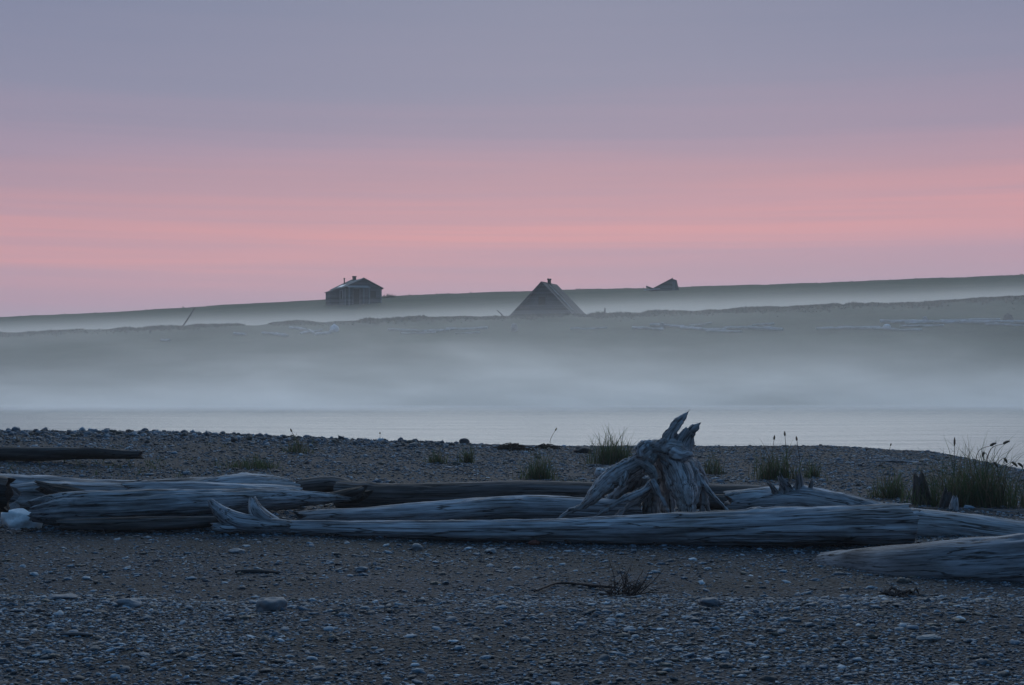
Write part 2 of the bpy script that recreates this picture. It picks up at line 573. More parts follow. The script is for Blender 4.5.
def stones(P, a, level, flat=(0.3, 0.6), jit=0.18, sink=0.25, tint=None):
    """many stones as one array: P (n,2) positions, a (n) half lengths"""
    V0, T0 = ico(level)
    n = len(P)
    r = rng
    b = a * r.uniform(0.6, 0.95, n); c = a * r.uniform(*flat, n)
    V = np.repeat(V0[None], n, 0)
    V = V * (1 + jit * r.standard_normal((n, len(V0), 1)) * (0.6 if level > 1 else 1))
    V = V * np.stack([a, b, c], 1)[:, None]
    tl = r.normal(0, 0.16, n); ct, st = np.cos(tl)[:, None], np.sin(tl)[:, None]
    x, z = V[..., 0] * ct - V[..., 2] * st, V[..., 0] * st + V[..., 2] * ct
    yw = r.uniform(0, 2 * math.pi, n); cy, sy = np.cos(yw)[:, None], np.sin(yw)[:, None]
    y = V[..., 1]
    V = np.stack([x * cy - y * sy, x * sy + y * cy, z], -1)
    zz = beach(P[:, 0], P[:, 1]) + c * sink
    V = V + np.stack([P[:, 0], P[:, 1], zz], 1)[:, None]
    T = (T0[None] + (np.arange(n) * len(V0))[:, None, None]).reshape(-1, 3)
    if tint is None:
        base = np.array([[0.040, 0.047, 0.057], [0.066, 0.084, 0.108], [0.026, 0.027, 0.030], [0.115, 0.140, 0.170], [0.05, 0.044, 0.038], [0.20, 0.225, 0.26]])
        k = r.choice(6, n, p=[0.27, 0.28, 0.15, 0.18, 0.07, 0.05])
        tint = base[k] * r.uniform(0.75, 1.25, (n, 1))
    tint = tint * np.array([0.98, 1.18, 1.24])
    C = np.repeat(tint[:, None], len(V0), 1).reshape(-1, 3)
    return V.reshape(-1, 3), T, C


def scatter(n, y0, y1, dens):
    """positions inside the visible wedge with rejection by dens(x, y)"""
    out = []
    tot = 0
    while tot < n:
        m = n * 2
        y = np.sqrt(rng.uniform(y0 ** 2, y1 ** 2, m))
        x = rng.uniform(-1, 1, m) * (0.40 * y + 0.8)
        keep = rng.random(m) < dens(x, y)
        out.append(np.stack([x[keep], y[keep]], 1)); tot += keep.sum()
    return np.concatenate(out)[:n]


def dens(x, y):
    edge = y + 0.35 * fbm(x * 0.7, y * 0.3, 3.0, 3)
    d = 0.95 - 0.70 * sstep(8.9, 9.5, edge) * (1 - sstep(12.3, 13.4, y))
    patch = sstep(-0.45, 0.35, fbm(x * 1.1, y * 1.6, 8.0, 4))
    d = d * (0.35 + 0.65 * patch)
    z = beach_base(x, y)
    return np.where(z < 0.02, 0, d)


parts = []
off = 0
def put(vtc):
    global off
    V, T, C = vtc
    parts.append((V, T + off, C)); off += len(V)


put(stones(scatter(80000, 5.2, 14, dens), rng.uniform(0.005, 0.016, 80000), 0, (0.2, 0.5), 0.25))
put(stones(scatter(60000, 12.5, 30, dens), rng.uniform(0.009, 0.028, 60000), 0, (0.25, 0.6)))
a = 0.016 * np.exp(rng.normal(0, 0.50, 13000)); put(stones(scatter(13000, 5.2, 14, dens), np.clip(a, 0.008, 0.036), 1, (0.2, 0.42), 0.2))
a = 0.024 * np.exp(rng.normal(0, 0.42, 6500)); put(stones(scatter(6500, 13.5, 30, dens), np.clip(a, 0.012, 0.06), 1, (0.3, 0.6), 0.22))
# cobbles crowning the berm at the left
n = 1500
cx = rng.uniform(-10.5, -1.0, n); cyy = np.interp(cx, [-10, -4, 1], [24.4, 25, 27]) + rng.normal(-0.6, 0.9, n)
put(stones(np.stack([cx, cyy], 1), np.clip(0.027 * np.exp(rng.normal(0, 0.45, n)), 0.014, 0.07), 1, (0.5, 0.85), sink=0.4))
V = np.concatenate([p[0] for p in parts]); T = np.concatenate([p[1] for p in parts]); C = np.concatenate([p[2] for p in parts])
tag(link('pebbles', np_mesh('pebbles', V, T, colors={'tint': C}), M['pebble'], smooth=False), kind='stuff')


def stone(px, py, wpx, hpx, tint, label, name='stone', cat='stone', mat='pebble', lvl=3, depth=0.8, seed=0, rough=0.26):
    p = bhit(px, py)
    s = p.y / F
    a, c = wpx * s / 2, hpx * s / 2 * (0.8 if mat == 'pebble' else 1)
    V0, T0 = ico(lvl)
    q = V0 * 1.3 + seed * 5.1
    k = 1 + rough * 2.2 * fbm(q[:, 0], q[:, 1], q[:, 2], 3)
    V = V0 * k[:, None]
    V = np.sign(V) * np.abs(V) ** 0.9
    V = V * np.array([a, a * depth, c * 1.15])
    V = V + 0.10 * c * fbm(V[:, 0] / a * 3 + seed, V[:, 1] / a * 3, V[:, 2] / c * 2, 2)[:, None]
    me = np_mesh(name, V, T0, colors={'tint': np.repeat(np.array([tint]) * 0.55, len(V), 0)})
    o = link(name, me, M[mat], smooth=lvl > 2)
    o.location = (p.x, p.y + a * depth * 0.6, bz(p.x, p.y + a * depth * 0.6) + c * 0.5)
    return tag(o, label, cat)


stone(270, 611, 29, 19, (0.23, 0.245, 0.27), 'largest rounded grey cobble alone on the foreground gravel', seed=1)
stone(127, 607, 22, 11, (0.28, 0.30, 0.33), 'pale blue grey flat stone on the foreground gravel near the left edge', seed=2)
stone(417, 550, 11, 9, (0.30, 0.31, 0.33), 'small pointed pale stone on brown sand before the thin end of the long log', seed=3, rough=0.2)
stone(361, 572, 13, 7, (0.27, 0.30, 0.34), 'tilted bluish oval pebble lying on bare brown sand', seed=4)
stone(491, 553, 12, 6, (0.27, 0.30, 0.33), 'flat bluish pebble on sand below the middle of the long log', seed=5)
stone(534, 545, 11, 6, (0.20, 0.055, 0.035), 'small rust red pebble against the underside of the long log', seed=6)
stone(464, 443, 10, 8, (0.10, 0.10, 0.11), 'dark upright cobble on the crest of the beach against the water', seed=7)
stone(583, 453, 18, 8, (0.06, 0.06, 0.065), 'low dark flat rock on the beach beside the grass left of the stump', seed=8)
stone(236, 553, 15, 6, (0.28, 0.30, 0.33), 'light flat stone on sand below the forked root of the long log', seed=9)
stone(60, 600, 26, 7, (0.18, 0.21, 0.25), 'blue grey flat slab on the pebbles near the left border', seed=11)
stone(930, 641, 22, 7, (0.27, 0.30, 0.32), 'pale oval flat stone in the lower right gravel', seed=12)
stone(710, 606, 22, 11, (0.17, 0.19, 0.22), 'dull grey lump of stone on gravel right below the dead twigs', seed=14)
stone(905, 583, 15, 7, (0.12, 0.11, 0.10), 'small brownish cobble at the foot of the half buried log', seed=15)
stone(20, 529, 36, 22, (0.6, 0.6, 0.62), 'white angular rock wedged under the ragged log at the left edge', 'white_rock', 'rock', 'whiterock', 2, 0.6, 23, 0.42)


# ------------------------------------------------------------------ logs
def catmull(P, n):
    P = np.asarray(P, float)
    t = np.linspace(0, len(P) - 1, n)
    i = np.clip(np.floor(t).astype(int), 0, len(P) - 2); f = (t - i)[:, None]
    p0, p1, p2, p3 = P[np.clip(i - 1, 0, None)], P[i], P[i + 1], P[np.clip(i + 2, None, len(P) - 1)]
    return 0.5 * (2 * p1 + (p2 - p0) * f + (2 * p0 - 5 * p1 + 4 * p2 - p3) * f ** 2 + (3 * p1 - p0 - 3 * p2 + p3) * f ** 3)


def log_arrays(P, rad, seed=0, nl=160, nr=44, rough=0.10, groove=0.07, jag=(0.25, 0.25), squash=1.0, cup=0.25):
    """log along P: rounded irregular body, long grooves, splintered ends. Returns V, quads, grain"""
    Q = catmull(np.concatenate([np.asarray(P, float), np.asarray(rad, float)[:, None]], 1), nl)
    C, r = Q[:, :3], np.clip(Q[:, 3], 0.004, None)
    s = np.concatenate([[0], np.cumsum(np.linalg.norm(np.diff(C, axis=0), axis=1))])
    _, fr = frames([Vector(c) for c in C])
    Rr = np.array([tuple(f[1]) for f in fr]); Uu = np.array([tuple(f[2]) for f in fr]); Tt = np.array([tuple(f[0]) for f in fr])
    th = np.linspace(0, 2 * math.pi, nr, endpoint=False)
    TH, S = np.meshgrid(th, s)
    cs, sn = np.cos(TH), np.sin(TH)
    R0 = r[:, None]
    m = 1 + rough * fbm(S * 2.2 + seed * 3.7, cs * 1.1 + seed, sn * 1.1, 5)
    g = fbm(S * 0.8 + seed, cs * 3.5 + TH * 0, sn * 3.5 + seed * 2.0, 3)
    m = m - groove * np.clip(g - 0.05, 0, 1) * 1.5 - 0.9 * groove * np.abs(fbm(S * 2.0, cs * 7, sn * 7 + seed, 3)) - 0.6 * groove * np.clip(fbm(S * 5 + seed, cs * 2.5, sn * 2.5, 3), 0.15, 1)
    ck = np.abs(fbm(S * 0.45 + seed * 2.1, cs * 2.4, sn * 2.4 + seed, 2))
    m = m - 0.10 * np.clip(1 - ck / 0.035, 0, 1) * (fbm(S * 0.6 + seed, 0.0, 4.0, 2) > -0.15)
    rk = np.random.default_rng(seed + 900)
    for _ in range(int(3 + s[-1] * 1.2)):                 # knots
        ks, ka, kr = rk.uniform(0, s[-1]), rk.uniform(0, 2 * math.pi), rk.uniform(0.25, 0.55) * r.mean()
        da = np.abs((TH - ka + math.pi) % (2 * math.pi) - math.pi) * R0
        q = np.sqrt((S - ks) ** 2 + da ** 2) / kr
        m = m + 0.16 * np.exp(-q ** 2 * 1.6) - 0.20 * np.exp(-q ** 2 * 9)
    V = C[:, None] + (Rr[:, None] * cs[..., None] + Uu[:, None] * sn[..., None] * squash) * (R0 * m)[..., None]
    # splintered ends: slide the last rings along the axis
    L = s[-1]
    e = fbm(cs * 2.2 + seed * 5, sn * 2.2, seed * 1.3, 3)
    for end, jg in ((0, jag[0]), (1, jag[1])):
        d = (S if end == 0 else L - S)
        wgt = np.clip(1 - d / (3.0 * r.max()), 0, 1) ** 2
        sh = (e * jg * r.max() * 2.0) * wgt * (1 if end else -1)
        V = V + Tt[:, None] * sh[..., None]
    rings = [V[i] for i in range(nl)]
    grain = [np.stack([S[i], cs[i] * R0[i] * 1.0 + seed, sn[i] * R0[i] + seed * 0.7], 1) for i in range(nl)]
    # cupped broken end faces
    def cap(ring, t, sgn, gr):
        c = ring.mean(0); out, gg = [], []
        for k in (0.9, 0.6, 0.3, 0.04):
            w_ = (ring - c) * k + c
            w_ = w_ - t * sgn * cup * np.linalg.norm(ring - c, axis=1).mean() * (1 - k) + t * 0.10 * np.linalg.norm(ring - c, axis=1).mean() * fbm(w_[:, 0] * 25, w_[:, 1] * 25, w_[:, 2] * 25 + seed, 2)[:, None]
            out.append(w_); gg.append(np.stack([gr[:, 0] * 0 + seed * 2 + k, gr[:, 1] * k * 3, gr[:, 2] * k * 3], 1))
        return out, gg
    a_, ag = cap(rings[0], Tt[0], -1, grain[0]); b_, bg = cap(rings[-1], Tt[-1], 1, grain[-1])
    rings = a_[::-1] + rings + b_; grain = ag[::-1] + grain + bg
    nrg = len(rings)
    V = np.concatenate(rings); G = np.concatenate(grain)
    i, j = np.meshgrid(np.arange(nrg - 1), np.arange(nr), indexing='ij')
    j2 = (j + 1) % nr
    Qd = np.stack([i * nr + j, i * nr + j2, (i + 1) * nr + j2, (i + 1) * nr + j], -1).reshape(-1, 4)
    return V, Qd, G


def merge(items):
    V, Q, G, o = [], [], [], 0
    for v, q, g in items:
        V.append(v); Q.append(q + o); G.append(g); o += len(v)
    return np.concatenate(V), np.concatenate(Q), np.concatenate(G)


def log_obj(name, arr, mat, label, cat, group=None):
    """recentres the mesh on its own base"""
    V, Q, G = arr
    c = np.array([V[:, 0].mean(), V[:, 1].mean(), V[:, 2].min()])
    o = link(name, np_mesh(name, V - c, Q, attrs={'grain': G}), M[mat], smooth=True)
    o.location = c
    return tag(o, label, cat, group)


def laid(spec, sink=0.12):
    """spec rows (px, bottom_py, thickness_px): a log lying on the beach where its lower edge is seen"""
    P, rad = [], []
    for px, pb, th in spec:
        h = bhit(px, pb)
        r = th / 2 * h.y / F
        y = h.y + r * 0.5
        P.append((h.x * y / h.y, y, bz(h.x, y) + r * (1 - sink))); rad.append(r)
    return P, rad


def topped(spec):
    """spec rows (px, top_py, Y, radius or None): a log whose upper edge is seen over the one in front"""
    P, rad = [], []
    for px, pt, Y, r in spec:
        t = at(px, pt, Y)
        if r is None:
            r = max((t.z - bz(t.x, Y)) / 2 * 1.06, 0.03)
        P.append((t.x, Y, t.z - r)); rad.append(r)
    return P, rad


# the long log in front of the stump, with its two-pronged root end
P, rad = laid([(262, 533, 13), (300, 535, 15), (370, 538, 18), (450, 541, 21), (540, 543, 25), (640, 545, 31), (740, 547, 38), (830, 547, 42), (909, 546, 45)])
body = log_arrays(P, rad, 3, 320, 72, 0.11, 0.13, (0.1, 0.16), cup=0.9)
h0 = Vector(P[0])
def pt(px, py, Y): return tuple(at(px, py, Y))
Y0 = h0.y
fork1 = log_arrays([tuple(Vector(P[1])), pt(262, 526, Y0), pt(238, 523, Y0), pt(222, 514, Y0), pt(210, 501, Y0 - .02)], [0.055, 0.085, 0.095, 0.072, 0.028], 5, 50, 24, 0.15, 0.08, (0, .2))
fork2 = log_arrays([pt(285, 528, Y0 + .02), pt(266, 521, Y0 + .03), pt(256, 511, Y0 + .05), pt(252, 498, Y0 + .07)], [0.05, 0.08, 0.068, 0.030], 6, 40, 24, 0.15, 0.08, (0, .2))
fork3 = log_arrays([pt(250, 528, Y0), pt(228, 528, Y0 - .05), pt(212, 527, Y0 - .08)], [0.05, 0.05, 0.035], 7, 30, 24, 0.2, 0.08, (0, .5))
log_obj('driftwood_log', merge([body, fork1, fork2, fork3]), 'drift', 'long thick driftwood log across the foreground with a two pronged root at its left end', 'driftwood')

# half buried log at the lower right
P, rad = topped([(824, 552, 11.05, 0.10), (860, 548.5, 10.72, 0.16), (920, 543.5, 10.34, 0.205), (1024, 532, 10.14, 0.26), (1100, 522, 10.08, 0.285), (1180, 516, 10.05, 0.29)])
log_obj('driftwood_log', log_arrays(P, rad, 8, 160, 64, 0.07, 0.04, (0.1, 0.3)), 'drift_grey', 'big smooth log half buried in gravel at the lower right corner', 'driftwood')

# pale log leaving the frame right of the cut end
P, rad = topped([(905, 507, 12.9, 0.17), (950, 511, 12.9, 0.16), (1000, 518, 12.8, 0.155), (1060, 524, 12.7, 0.15), (1140, 532, 12.6, 0.14)])
log_obj('driftwood_log', log_arrays(P, rad, 9, 120, 48, 0.08, 0.06), 'drift_pale', 'pale smooth log slanting out of the right edge behind the cut log end', 'driftwood')
P, rad = topped([(925, 507, 15.2, 0.06), (980, 508, 15.0, 0.07), (1030, 510, 14.8, 0.07), (1100, 512, 14.6, 0.06)])
log_obj('driftwood_log', log_arrays(P, rad, 10, 90, 32, 0.12, 0.08), 'drift_brown', 'thin brownish log below the tall grass at the right edge', 'driftwood')

# snaggy log right of the stump
P, rad = topped([(730, 492, 13.5, 0.12), (780, 487, 13.45, 0.15), (815, 488, 13.35, 0.15), (860, 497, 13.2, 0.12), (890, 505, 13.1, 0.07)])
sn = [log_arrays(P, rad, 11, 110, 44, 0.22, 0.12, (0.5, 0.6))]
for i, (a_, b_, r_) in enumerate([((786, 492), (782, 478), .05), ((797, 492), (799, 478), .045), ((806, 495), (812, 482), .03), ((776, 495), (770, 484), .03)]):
    A, B = at(a_[0], a_[1], 13.38), at(b_[0], b_[1], 13.3)
    sn.append(log_arrays([tuple(A), tuple((A + B) / 2 + Vector((0.01, 0, 0))), tuple(B)], [r_ * 1.5, r_ * 0.9, r_ * 0.5], 12 + i, 30, 20, 0.45, 0.25, (0, 1.3)))
log_obj('driftwood_log', merge(sn), 'drift', 'snaggy pale log with broken branch stubs just right of the stump', 'driftwood')

# logs behind the stump at right
P, rad = topped([(688, 483, 15.6, 0.11), (740, 484, 15.5, 0.12), (800, 490, 15.3, 0.09)])
log_obj('driftwood_log', log_arrays(P, rad, 16, 70, 36, 0.1, 0.08), 'drift_brown', 'short dark log lying directly behind the right side of the stump', 'driftwood')
P, rad = topped([(690, 494, 14.4, 0.08), (750, 495, 14.4, 0.08), (800, 500, 14.2, 0.06)])
log_obj('driftwood_log', log_arrays(P, rad, 17, 70, 36, 0.1, 0.08), 'drift_dark', 'thin dark log between the stump and the short log behind it', 'driftwood')

# upright broken stump pieces at right
def snag(px, py_top, py_b, wpx, Y, seed, mat, label, lean=0.0):
    A, B = at(px, py_b, Y), at(px + lean, py_top, Y)
    A.z = bz(A.x, A.y) - 0.04
    r = wpx / 2 * Y / F
    arr = log_arrays([tuple(A), tuple(A * 0.5 + B * 0.5), tuple(B)], [r * 1.25, r, r * 0.62], seed, 70, 44, 0.45, 0.35, (0.0, 0.6), cup=0.3)
    return log_obj('broken_stump', arr, mat, label, 'stump')


snag(923, 476, 508, 18, 15.6, 20, 'drift_brown', 'upright splintered brown stump between the cut log end and the tall grass', -4)
snag(944, 491, 508, 17, 15.2, 21, 'drift_dark', 'low dark stump lump just right of the splintered brown stump', 4)
snag(953, 497, 509, 9, 14.9, 22, 'drift', 'small pale stub right beside the low dark stump lump', 2)

# left pile
P, rad = topped([(-60, 471, 14.6, 0.2), (0, 472.5, 14.6, 0.2), (70, 477, 14.5, 0.17), (140, 479.5, 14.5, 0.15), (200, 477, 14.6, 0.16), (250, 472, 14.7, 0.18), (292, 477, 14.8, 0.13)])
log_obj('driftwood_log', log_arrays(P, rad, 25, 170, 48, 0.14, 0.08, (0.2, 0.5)), 'drift', 'rearmost long grey log of the left pile with a humped right end', 'driftwood')
P, rad = topped([(38, 500, 13.05, 0.10), (66, 492, 13.05, 0.155), (120, 489, 13.05, 0.17), (200, 487.5, 13.1, 0.155), (270, 489, 13.1, 0.105), (320, 492, 13.1, 0.06), (348, 497, 13.1, 0.018)])
log_obj('driftwood_log', log_arrays(P, rad, 26, 240, 72, 0.16, 0.20, (0.7, 0.2)), 'drift', 'thick ragged log at left tapering to a point toward the centre', 'driftwood')
P, rad = topped([(20, 483, 13.6, 0.14), (60, 481, 13.6, 0.16), (110, 483, 13.6, 0.16), (180, 485, 13.65, 0.14), (250, 484, 13.7, 0.14), (300, 486, 13.75, 0.11)])
log_obj('driftwood_log', log_arrays(P, rad, 27, 150, 48, 0.14, 0.10, (0.8, 0.3)), 'drift', 'smooth grey log sandwiched in the middle of the left pile', 'driftwood')
P, rad = topped([(-90, 470, 12.5, 0.17), (-40, 472, 12.5, 0.17), (9, 477, 12.5, 0.155)])
log_obj('driftwood_log', log_arrays(P, rad, 28, 60, 44, 0.12, 0.12, (0.2, 0.3), cup=0.8), 'drift_dark', 'dark log end poking in at the left edge above the white rock', 'driftwood')

P, rad = topped([(62, 519, 12.75, 0.05), (120, 517, 12.72, 0.065), (185, 516, 12.75, 0.06), (238, 516, 12.85, 0.035)])
log_obj('driftwood_log', log_arrays(P, rad, 44, 110, 36, 0.2, 0.14, (0.8, 0.8)), 'drift_brown', 'low dark half sunk log at the foot of the ragged left log', 'driftwood')
P, rad = topped([(128, 483, 13.4, 0.06), (190, 481, 13.42, 0.08), (250, 484, 13.4, 0.08), (296, 489, 13.35, 0.04)])
log_obj('driftwood_log', log_arrays(P, rad, 45, 110, 36, 0.2, 0.14, (1.0, 0.8)), 'drift_pale', 'short pale splintered log lying on top of the left pile', 'driftwood')
P, rad = topped([(40, 481, 13.3, 0.05), (62, 484, 13.2, 0.08), (84, 490, 13.1, 0.05)])
log_obj('driftwood_chunk', log_arrays(P, rad, 46, 50, 30, 0.35, 0.25, (1.2, 1.2)), 'drift_dark', 'dark broken chunk wedged into the left end of the left pile', 'driftwood')

# rear dark log at the far left
P, rad = topped([(-50, 444, 19.5, 0.10), (0, 446, 19.5, 0.10), (50, 446.5, 19.4, 0.095), (90, 448, 19.3, 0.075), (142, 450.5, 19.2, 0.055)])
log_obj('driftwood_log', log_arrays(P, rad, 29, 110, 36, 0.18, 0.10, (0.2, 0.4)), 'drift_dark', 'dark low log lying apart on the gravel at the upper left', 'driftwood')

# logs in the middle
P, rad = topped([(338, 481, 14.6, 0.15), (400, 482, 14.5, 0.16), (470, 481, 14.5, 0.16), (540, 480, 14.5, 0.16), (600, 482, 14.5, 0.15)])
log_obj('driftwood_log', log_arrays(P, rad, 30, 140, 44, 0.08, 0.07), 'drift_brown', 'brown log left behind the stump with grass along its right half', 'driftwood')
P, rad = topped([(300, 511, 13.3, 0.08), (370, 506, 13.5, 0.10), (430, 502, 13.7, 0.11), (500, 495, 13.9, 0.13), (560, 496, 13.9, 0.125), (640, 499, 13.9, 0.12)])
log_obj('driftwood_log', log_arrays(P, rad, 31, 150, 44, 0.14, 0.12, (0.8, 0.3)), 'drift', 'mid grey log directly behind the long log, running into the stump', 'driftwood')
P, rad = topped([(330, 492, 13.9, 0.05), (352, 488, 13.8, 0.075), (366, 485, 13.7, 0.06)])
log_obj('driftwood_chunk', log_arrays(P, rad, 32, 46, 30, 0.4, 0.2, (0.8, 0.9)), 'drift_dark', 'dark knotty chunk of wood beside the pointed tip of the left log', 'driftwood')
P, rad = topped([(300, 478, 15.2, 0.10), (330, 476, 15.2, 0.09), (352, 480, 15.1, 0.08)])
log_obj('driftwood_chunk', log_arrays(P, rad, 33, 46, 30, 0.25, 0.12, (0.6, 0.7)), 'drift_brown', 'brown broken chunk bridging the left pile and the brown middle log', 'driftwood')


# ------------------------------------------------------------------ the upturned root wad
def root_wad():
    Yw = 13.3
    sc = Yw / F
    c2p = lambda cx_, cy_, dy=0.0: np.array(at(560 + cx_ * 0.17578, 400 + cy_ * 0.17570, Yw + dy))
    kk = 0.17578 * sc
    segs = []   # (points, radii)
    def limb(pts, flat=1.0):
        P_ = np.array([c2p(p[0], p[1], p[3] if len(p) > 3 else 0.0) for p in pts]); r_ = np.array([p[2] * kk for p in pts])
        n_ = 26
        Q = catmull(np.concatenate([P_, r_[:, None]], 1), n_)
        segs.append((Q[:, :3], np.clip(Q[:, 3], 0.003, None), flat))
    # broad trunk leaning down toward the viewer's right
    limb([(620, 300, 60, .05), (662, 390, 80, -.02), (694, 480, 80, -.10), (716, 570, 56, -.20), (712, 690, 38, -.26)])
    limb([(580, 300, 44, .08), (590, 360, 40, .12), (600, 440, 30, .18)])
    limb([(690, 330, 50, .1), (735, 390, 52, .06), (768, 450, 40, .0), (760, 560, 26, -.05), (740, 690, 20, -.08)])
    # gnarled head
    limb([(540, 285, 50), (620, 275, 60), (700, 285, 48), (738, 318, 26)])
    limb([(600, 280, 58), (540, 278, 50), (490, 270, 34), (452, 248, 24)])
    limb([(480, 258, 34, -.05), (456, 286, 30, -.09), (462, 322, 14, -.1)])
    limb([(520, 262, 34), (498, 240, 20), (490, 228, 10)])
    limb([(560, 260, 30, -.04), (585, 236, 22, -.06), (572, 226, 10, -.06)])
    limb([(640, 300, 40, -.07), (690, 318, 36, -.1), (742, 306, 22, -.08), (752, 330, 10, -.08)])
    limb([(530, 320, 34, -.04), (510, 345, 26, -.06)])
    # tall horn and split crown
    limb([(600, 300, 44), (602, 244, 42), (626, 190, 36), (664, 142, 28), (702, 100, 19), (742, 50, 6)], 0.7)
    limb([(560, 290, 40), (590, 244, 30), (602, 226, 16)], 0.7)
    limb([(700, 320, 46), (706, 262, 44), (724, 218, 36), (746, 184, 30), (776, 154, 20), (806, 124, 7)], 0.7)
    limb([(672, 270, 30), (682, 220, 24), (702, 188, 17), (719, 152, 6)], 0.7)
    limb([(736, 210, 22), (750, 168, 18), (764, 138, 7)], 0.7)
    limb([(732, 300, 26), (744, 250, 22), (748, 200, 16)], 0.6)
    # thick left root, hollow beneath it
    limb([(520, 300, 50), (440, 352, 50), (352, 402, 54), (280, 455, 52), (205, 528, 42), (130, 600, 29), (45, 638, 16), (-30, 690, 10)])
    limb([(440, 350, 34, -.03), (500, 380, 28, -.05), (534, 425, 20, -.06), (538, 480, 9, -.06)])
    limb([(372, 405, 30, -.04), (362, 450, 22, -.06), (350, 485, 12, -.06)])
    limb([(545, 450, 24, .0), (480, 510, 22, -.03), (390, 550, 20, -.06), (290, 604, 16, -.08), (190, 670, 11, -.1)])
    limb([(545, 490, 24, .10), (470, 550, 20, .08), (400, 600, 16, .05), (320, 670, 12, .03)])
    limb([(525, 460, 17, -.08), (548, 510, 14, -.10), (578, 560, 11, -.12), (614, 625, 8, -.13), (630, 690, 7, -.13)])
    # splayed slats at the right
    limb([(764, 470, 26, -.10), (750, 540, 24, -.16), (715, 605, 18, -.2), (695, 690, 14, -.22)], 0.6)
    limb([(770, 400, 26, .0), (800, 450, 20, -.02), (835, 505, 14, -.03), (885, 560, 11, -.04), (930, 603, 9, -.05), (975, 660, 8, -.05)])
    limb([(800, 470, 18, .03), (818, 540, 14, .03), (812, 610, 11, .03), (808, 690, 10, .03)])
    # roots and trunk running away from the viewer
    limb([(600, 330, 56, .2), (600, 380, 60, .5), (610, 500, 50, .8), (620, 690, 40, 1.0)])
    limb([(500, 380, 40, .25), (400, 450, 44, .5), (300, 560, 40, .65), (220, 690, 30, .75)])
    limb([(470, 430, 34, .55), (420, 560, 44, .62), (390, 700, 50, .65)])
    limb([(545, 430, 40, .5), (520, 560, 50, .6), (520, 700, 60, .62)])
    limb([(720, 340, 40, .2), (800, 430, 30, .45), (850, 640, 20, .6)])
    limb([(330, 440, 30, .25), (250, 420, 32, .3), (205, 408, 22, .32)])
    mb = MB()
    A0, A1, Ar, As, Ai = [], [], [], [], []
    for k, (Q, r_, fl) in enumerate(segs):
        P_, fr = frames([Vector(q) for q in Q])
        n_ = 14
        V_, Fc = [], []
        for i, (p, (t, rr, u)) in enumerate(zip(P_, fr)):
            for j in range(n_):
                a_ = 2 * math.pi * j / n_
                o_ = (rr * math.cos(a_) + u * math.sin(a_)) * float(r_[i])
                o_.y *= fl
                V_.append(tuple(p + o_))
        for i in range(len(P_) - 1):
            for j in range(n_):
                Fc.append((i * n_ + j, i * n_ + (j + 1) % n_, (i + 1) * n_ + (j + 1) % n_, (i + 1) * n_ + j))
        Fc.append(tuple(range(n_))[::-1]); Fc.append(tuple((len(P_) - 1) * n_ + j for j in range(n_)))
        mb.add(V_, Fc)
        s_ = np.concatenate([[0], np.cumsum(np.linalg.norm(np.diff(Q, axis=0), axis=1))])
        A0.append(Q[:-1]); A1.append(Q[1:]); Ar.append(r_[:-1]); As.append(s_[:-1]); Ai.append(np.full(len(Q) - 1, k))
    o = mb.build('root_wad', M['drift_pale'])
    md = o.modifiers.new('r', 'REMESH'); md.mode = 'VOXEL'; md.voxel_size = 0.0075
    ms = o.modifiers.new('s', 'SMOOTH'); ms.iterations = 3; ms.factor = 0.5
    dg = bpy.context.evaluated_depsgraph_get()
    ev = o.evaluated_get(dg); me = bpy.data.meshes.new_from_object(ev)
    o.modifiers.clear()
    n_ = len(me.vertices)
    V = np.empty(n_ * 3); me.vertices.foreach_get('co', V); V = V.reshape(-1, 3)
    N = np.empty(n_ * 3); me.vertices.foreach_get('normal', N); N = N.reshape(-1, 3)
    A0, A1, Ar, As, Ai = map(np.concatenate, (A0, A1, Ar, As, Ai))
    G = np.zeros((n_, 3))
    for c0 in range(0, n_, 4000):
        v = V[c0:c0 + 4000]
        d = A1 - A0; L2 = (d ** 2).sum(1)
        t = np.clip(((v[:, None] - A0[None]) * d[None]).sum(2) / L2[None], 0, 1)
        q = A0[None] + t[..., None] * d[None]
        dist = np.linalg.norm(v[:, None] - q, axis=2) - Ar[None]
        k = dist.argmin(1); ii = np.arange(len(v))
        s_ = As[k] + t[ii, k] * np.sqrt(L2[k])
        rel = v - q[ii, k]
        dd = d[k] / np.sqrt(L2[k])[:, None]
        b1 = np.cross(dd, np.array([0.3, 1.0, 0.2])); b1 /= np.linalg.norm(b1, axis=1)[:, None]
        b2 = np.cross(dd, b1)
        G[c0:c0 + 4000] = np.stack([s_ + Ai[k] * 0.37, (rel * b1).sum(1) + Ai[k] * 0.11, (rel * b2).sum(1)], 1)
    disp = 0.006 * fbm(G[:, 0] * 2.5, G[:, 1] * 30, G[:, 2] * 30, 4) + 0.034 * fbm(V[:, 0] * 9, V[:, 1] * 9, V[:, 2] * 9, 5) - 0.012 * np.clip(np.abs(fbm(V[:, 0] * 6 + 3, V[:, 1] * 6, V[:, 2] * 4, 3)) * -9 + 1, 0, 1)
    V = V + N * disp[:, None]
    me.vertices.foreach_set('co', V.ravel())
    at_ = me.attributes.new('grain', 'FLOAT_VECTOR', 'POINT'); at_.data.foreach_set('vector', G.astype(np.float32).ravel())
    c = np.array([V[:, 0].mean(), Yw, bz(V[:, 0].mean(), Yw)])
    me.vertices.foreach_set('co', (V - c).ravel())
    me.polygons.foreach_set('use_smooth', [True] * len(me.polygons)); me.update()
    old = o.data; o.data = me
    if not me.materials: me.materials.append(M['drift'])
    bpy.data.meshes.remove(old)
    o.location = c
    tag(o, 'upturned weathered stump with two horn like spikes and splayed roots standing behind the long log', 'stump')


root_wad()


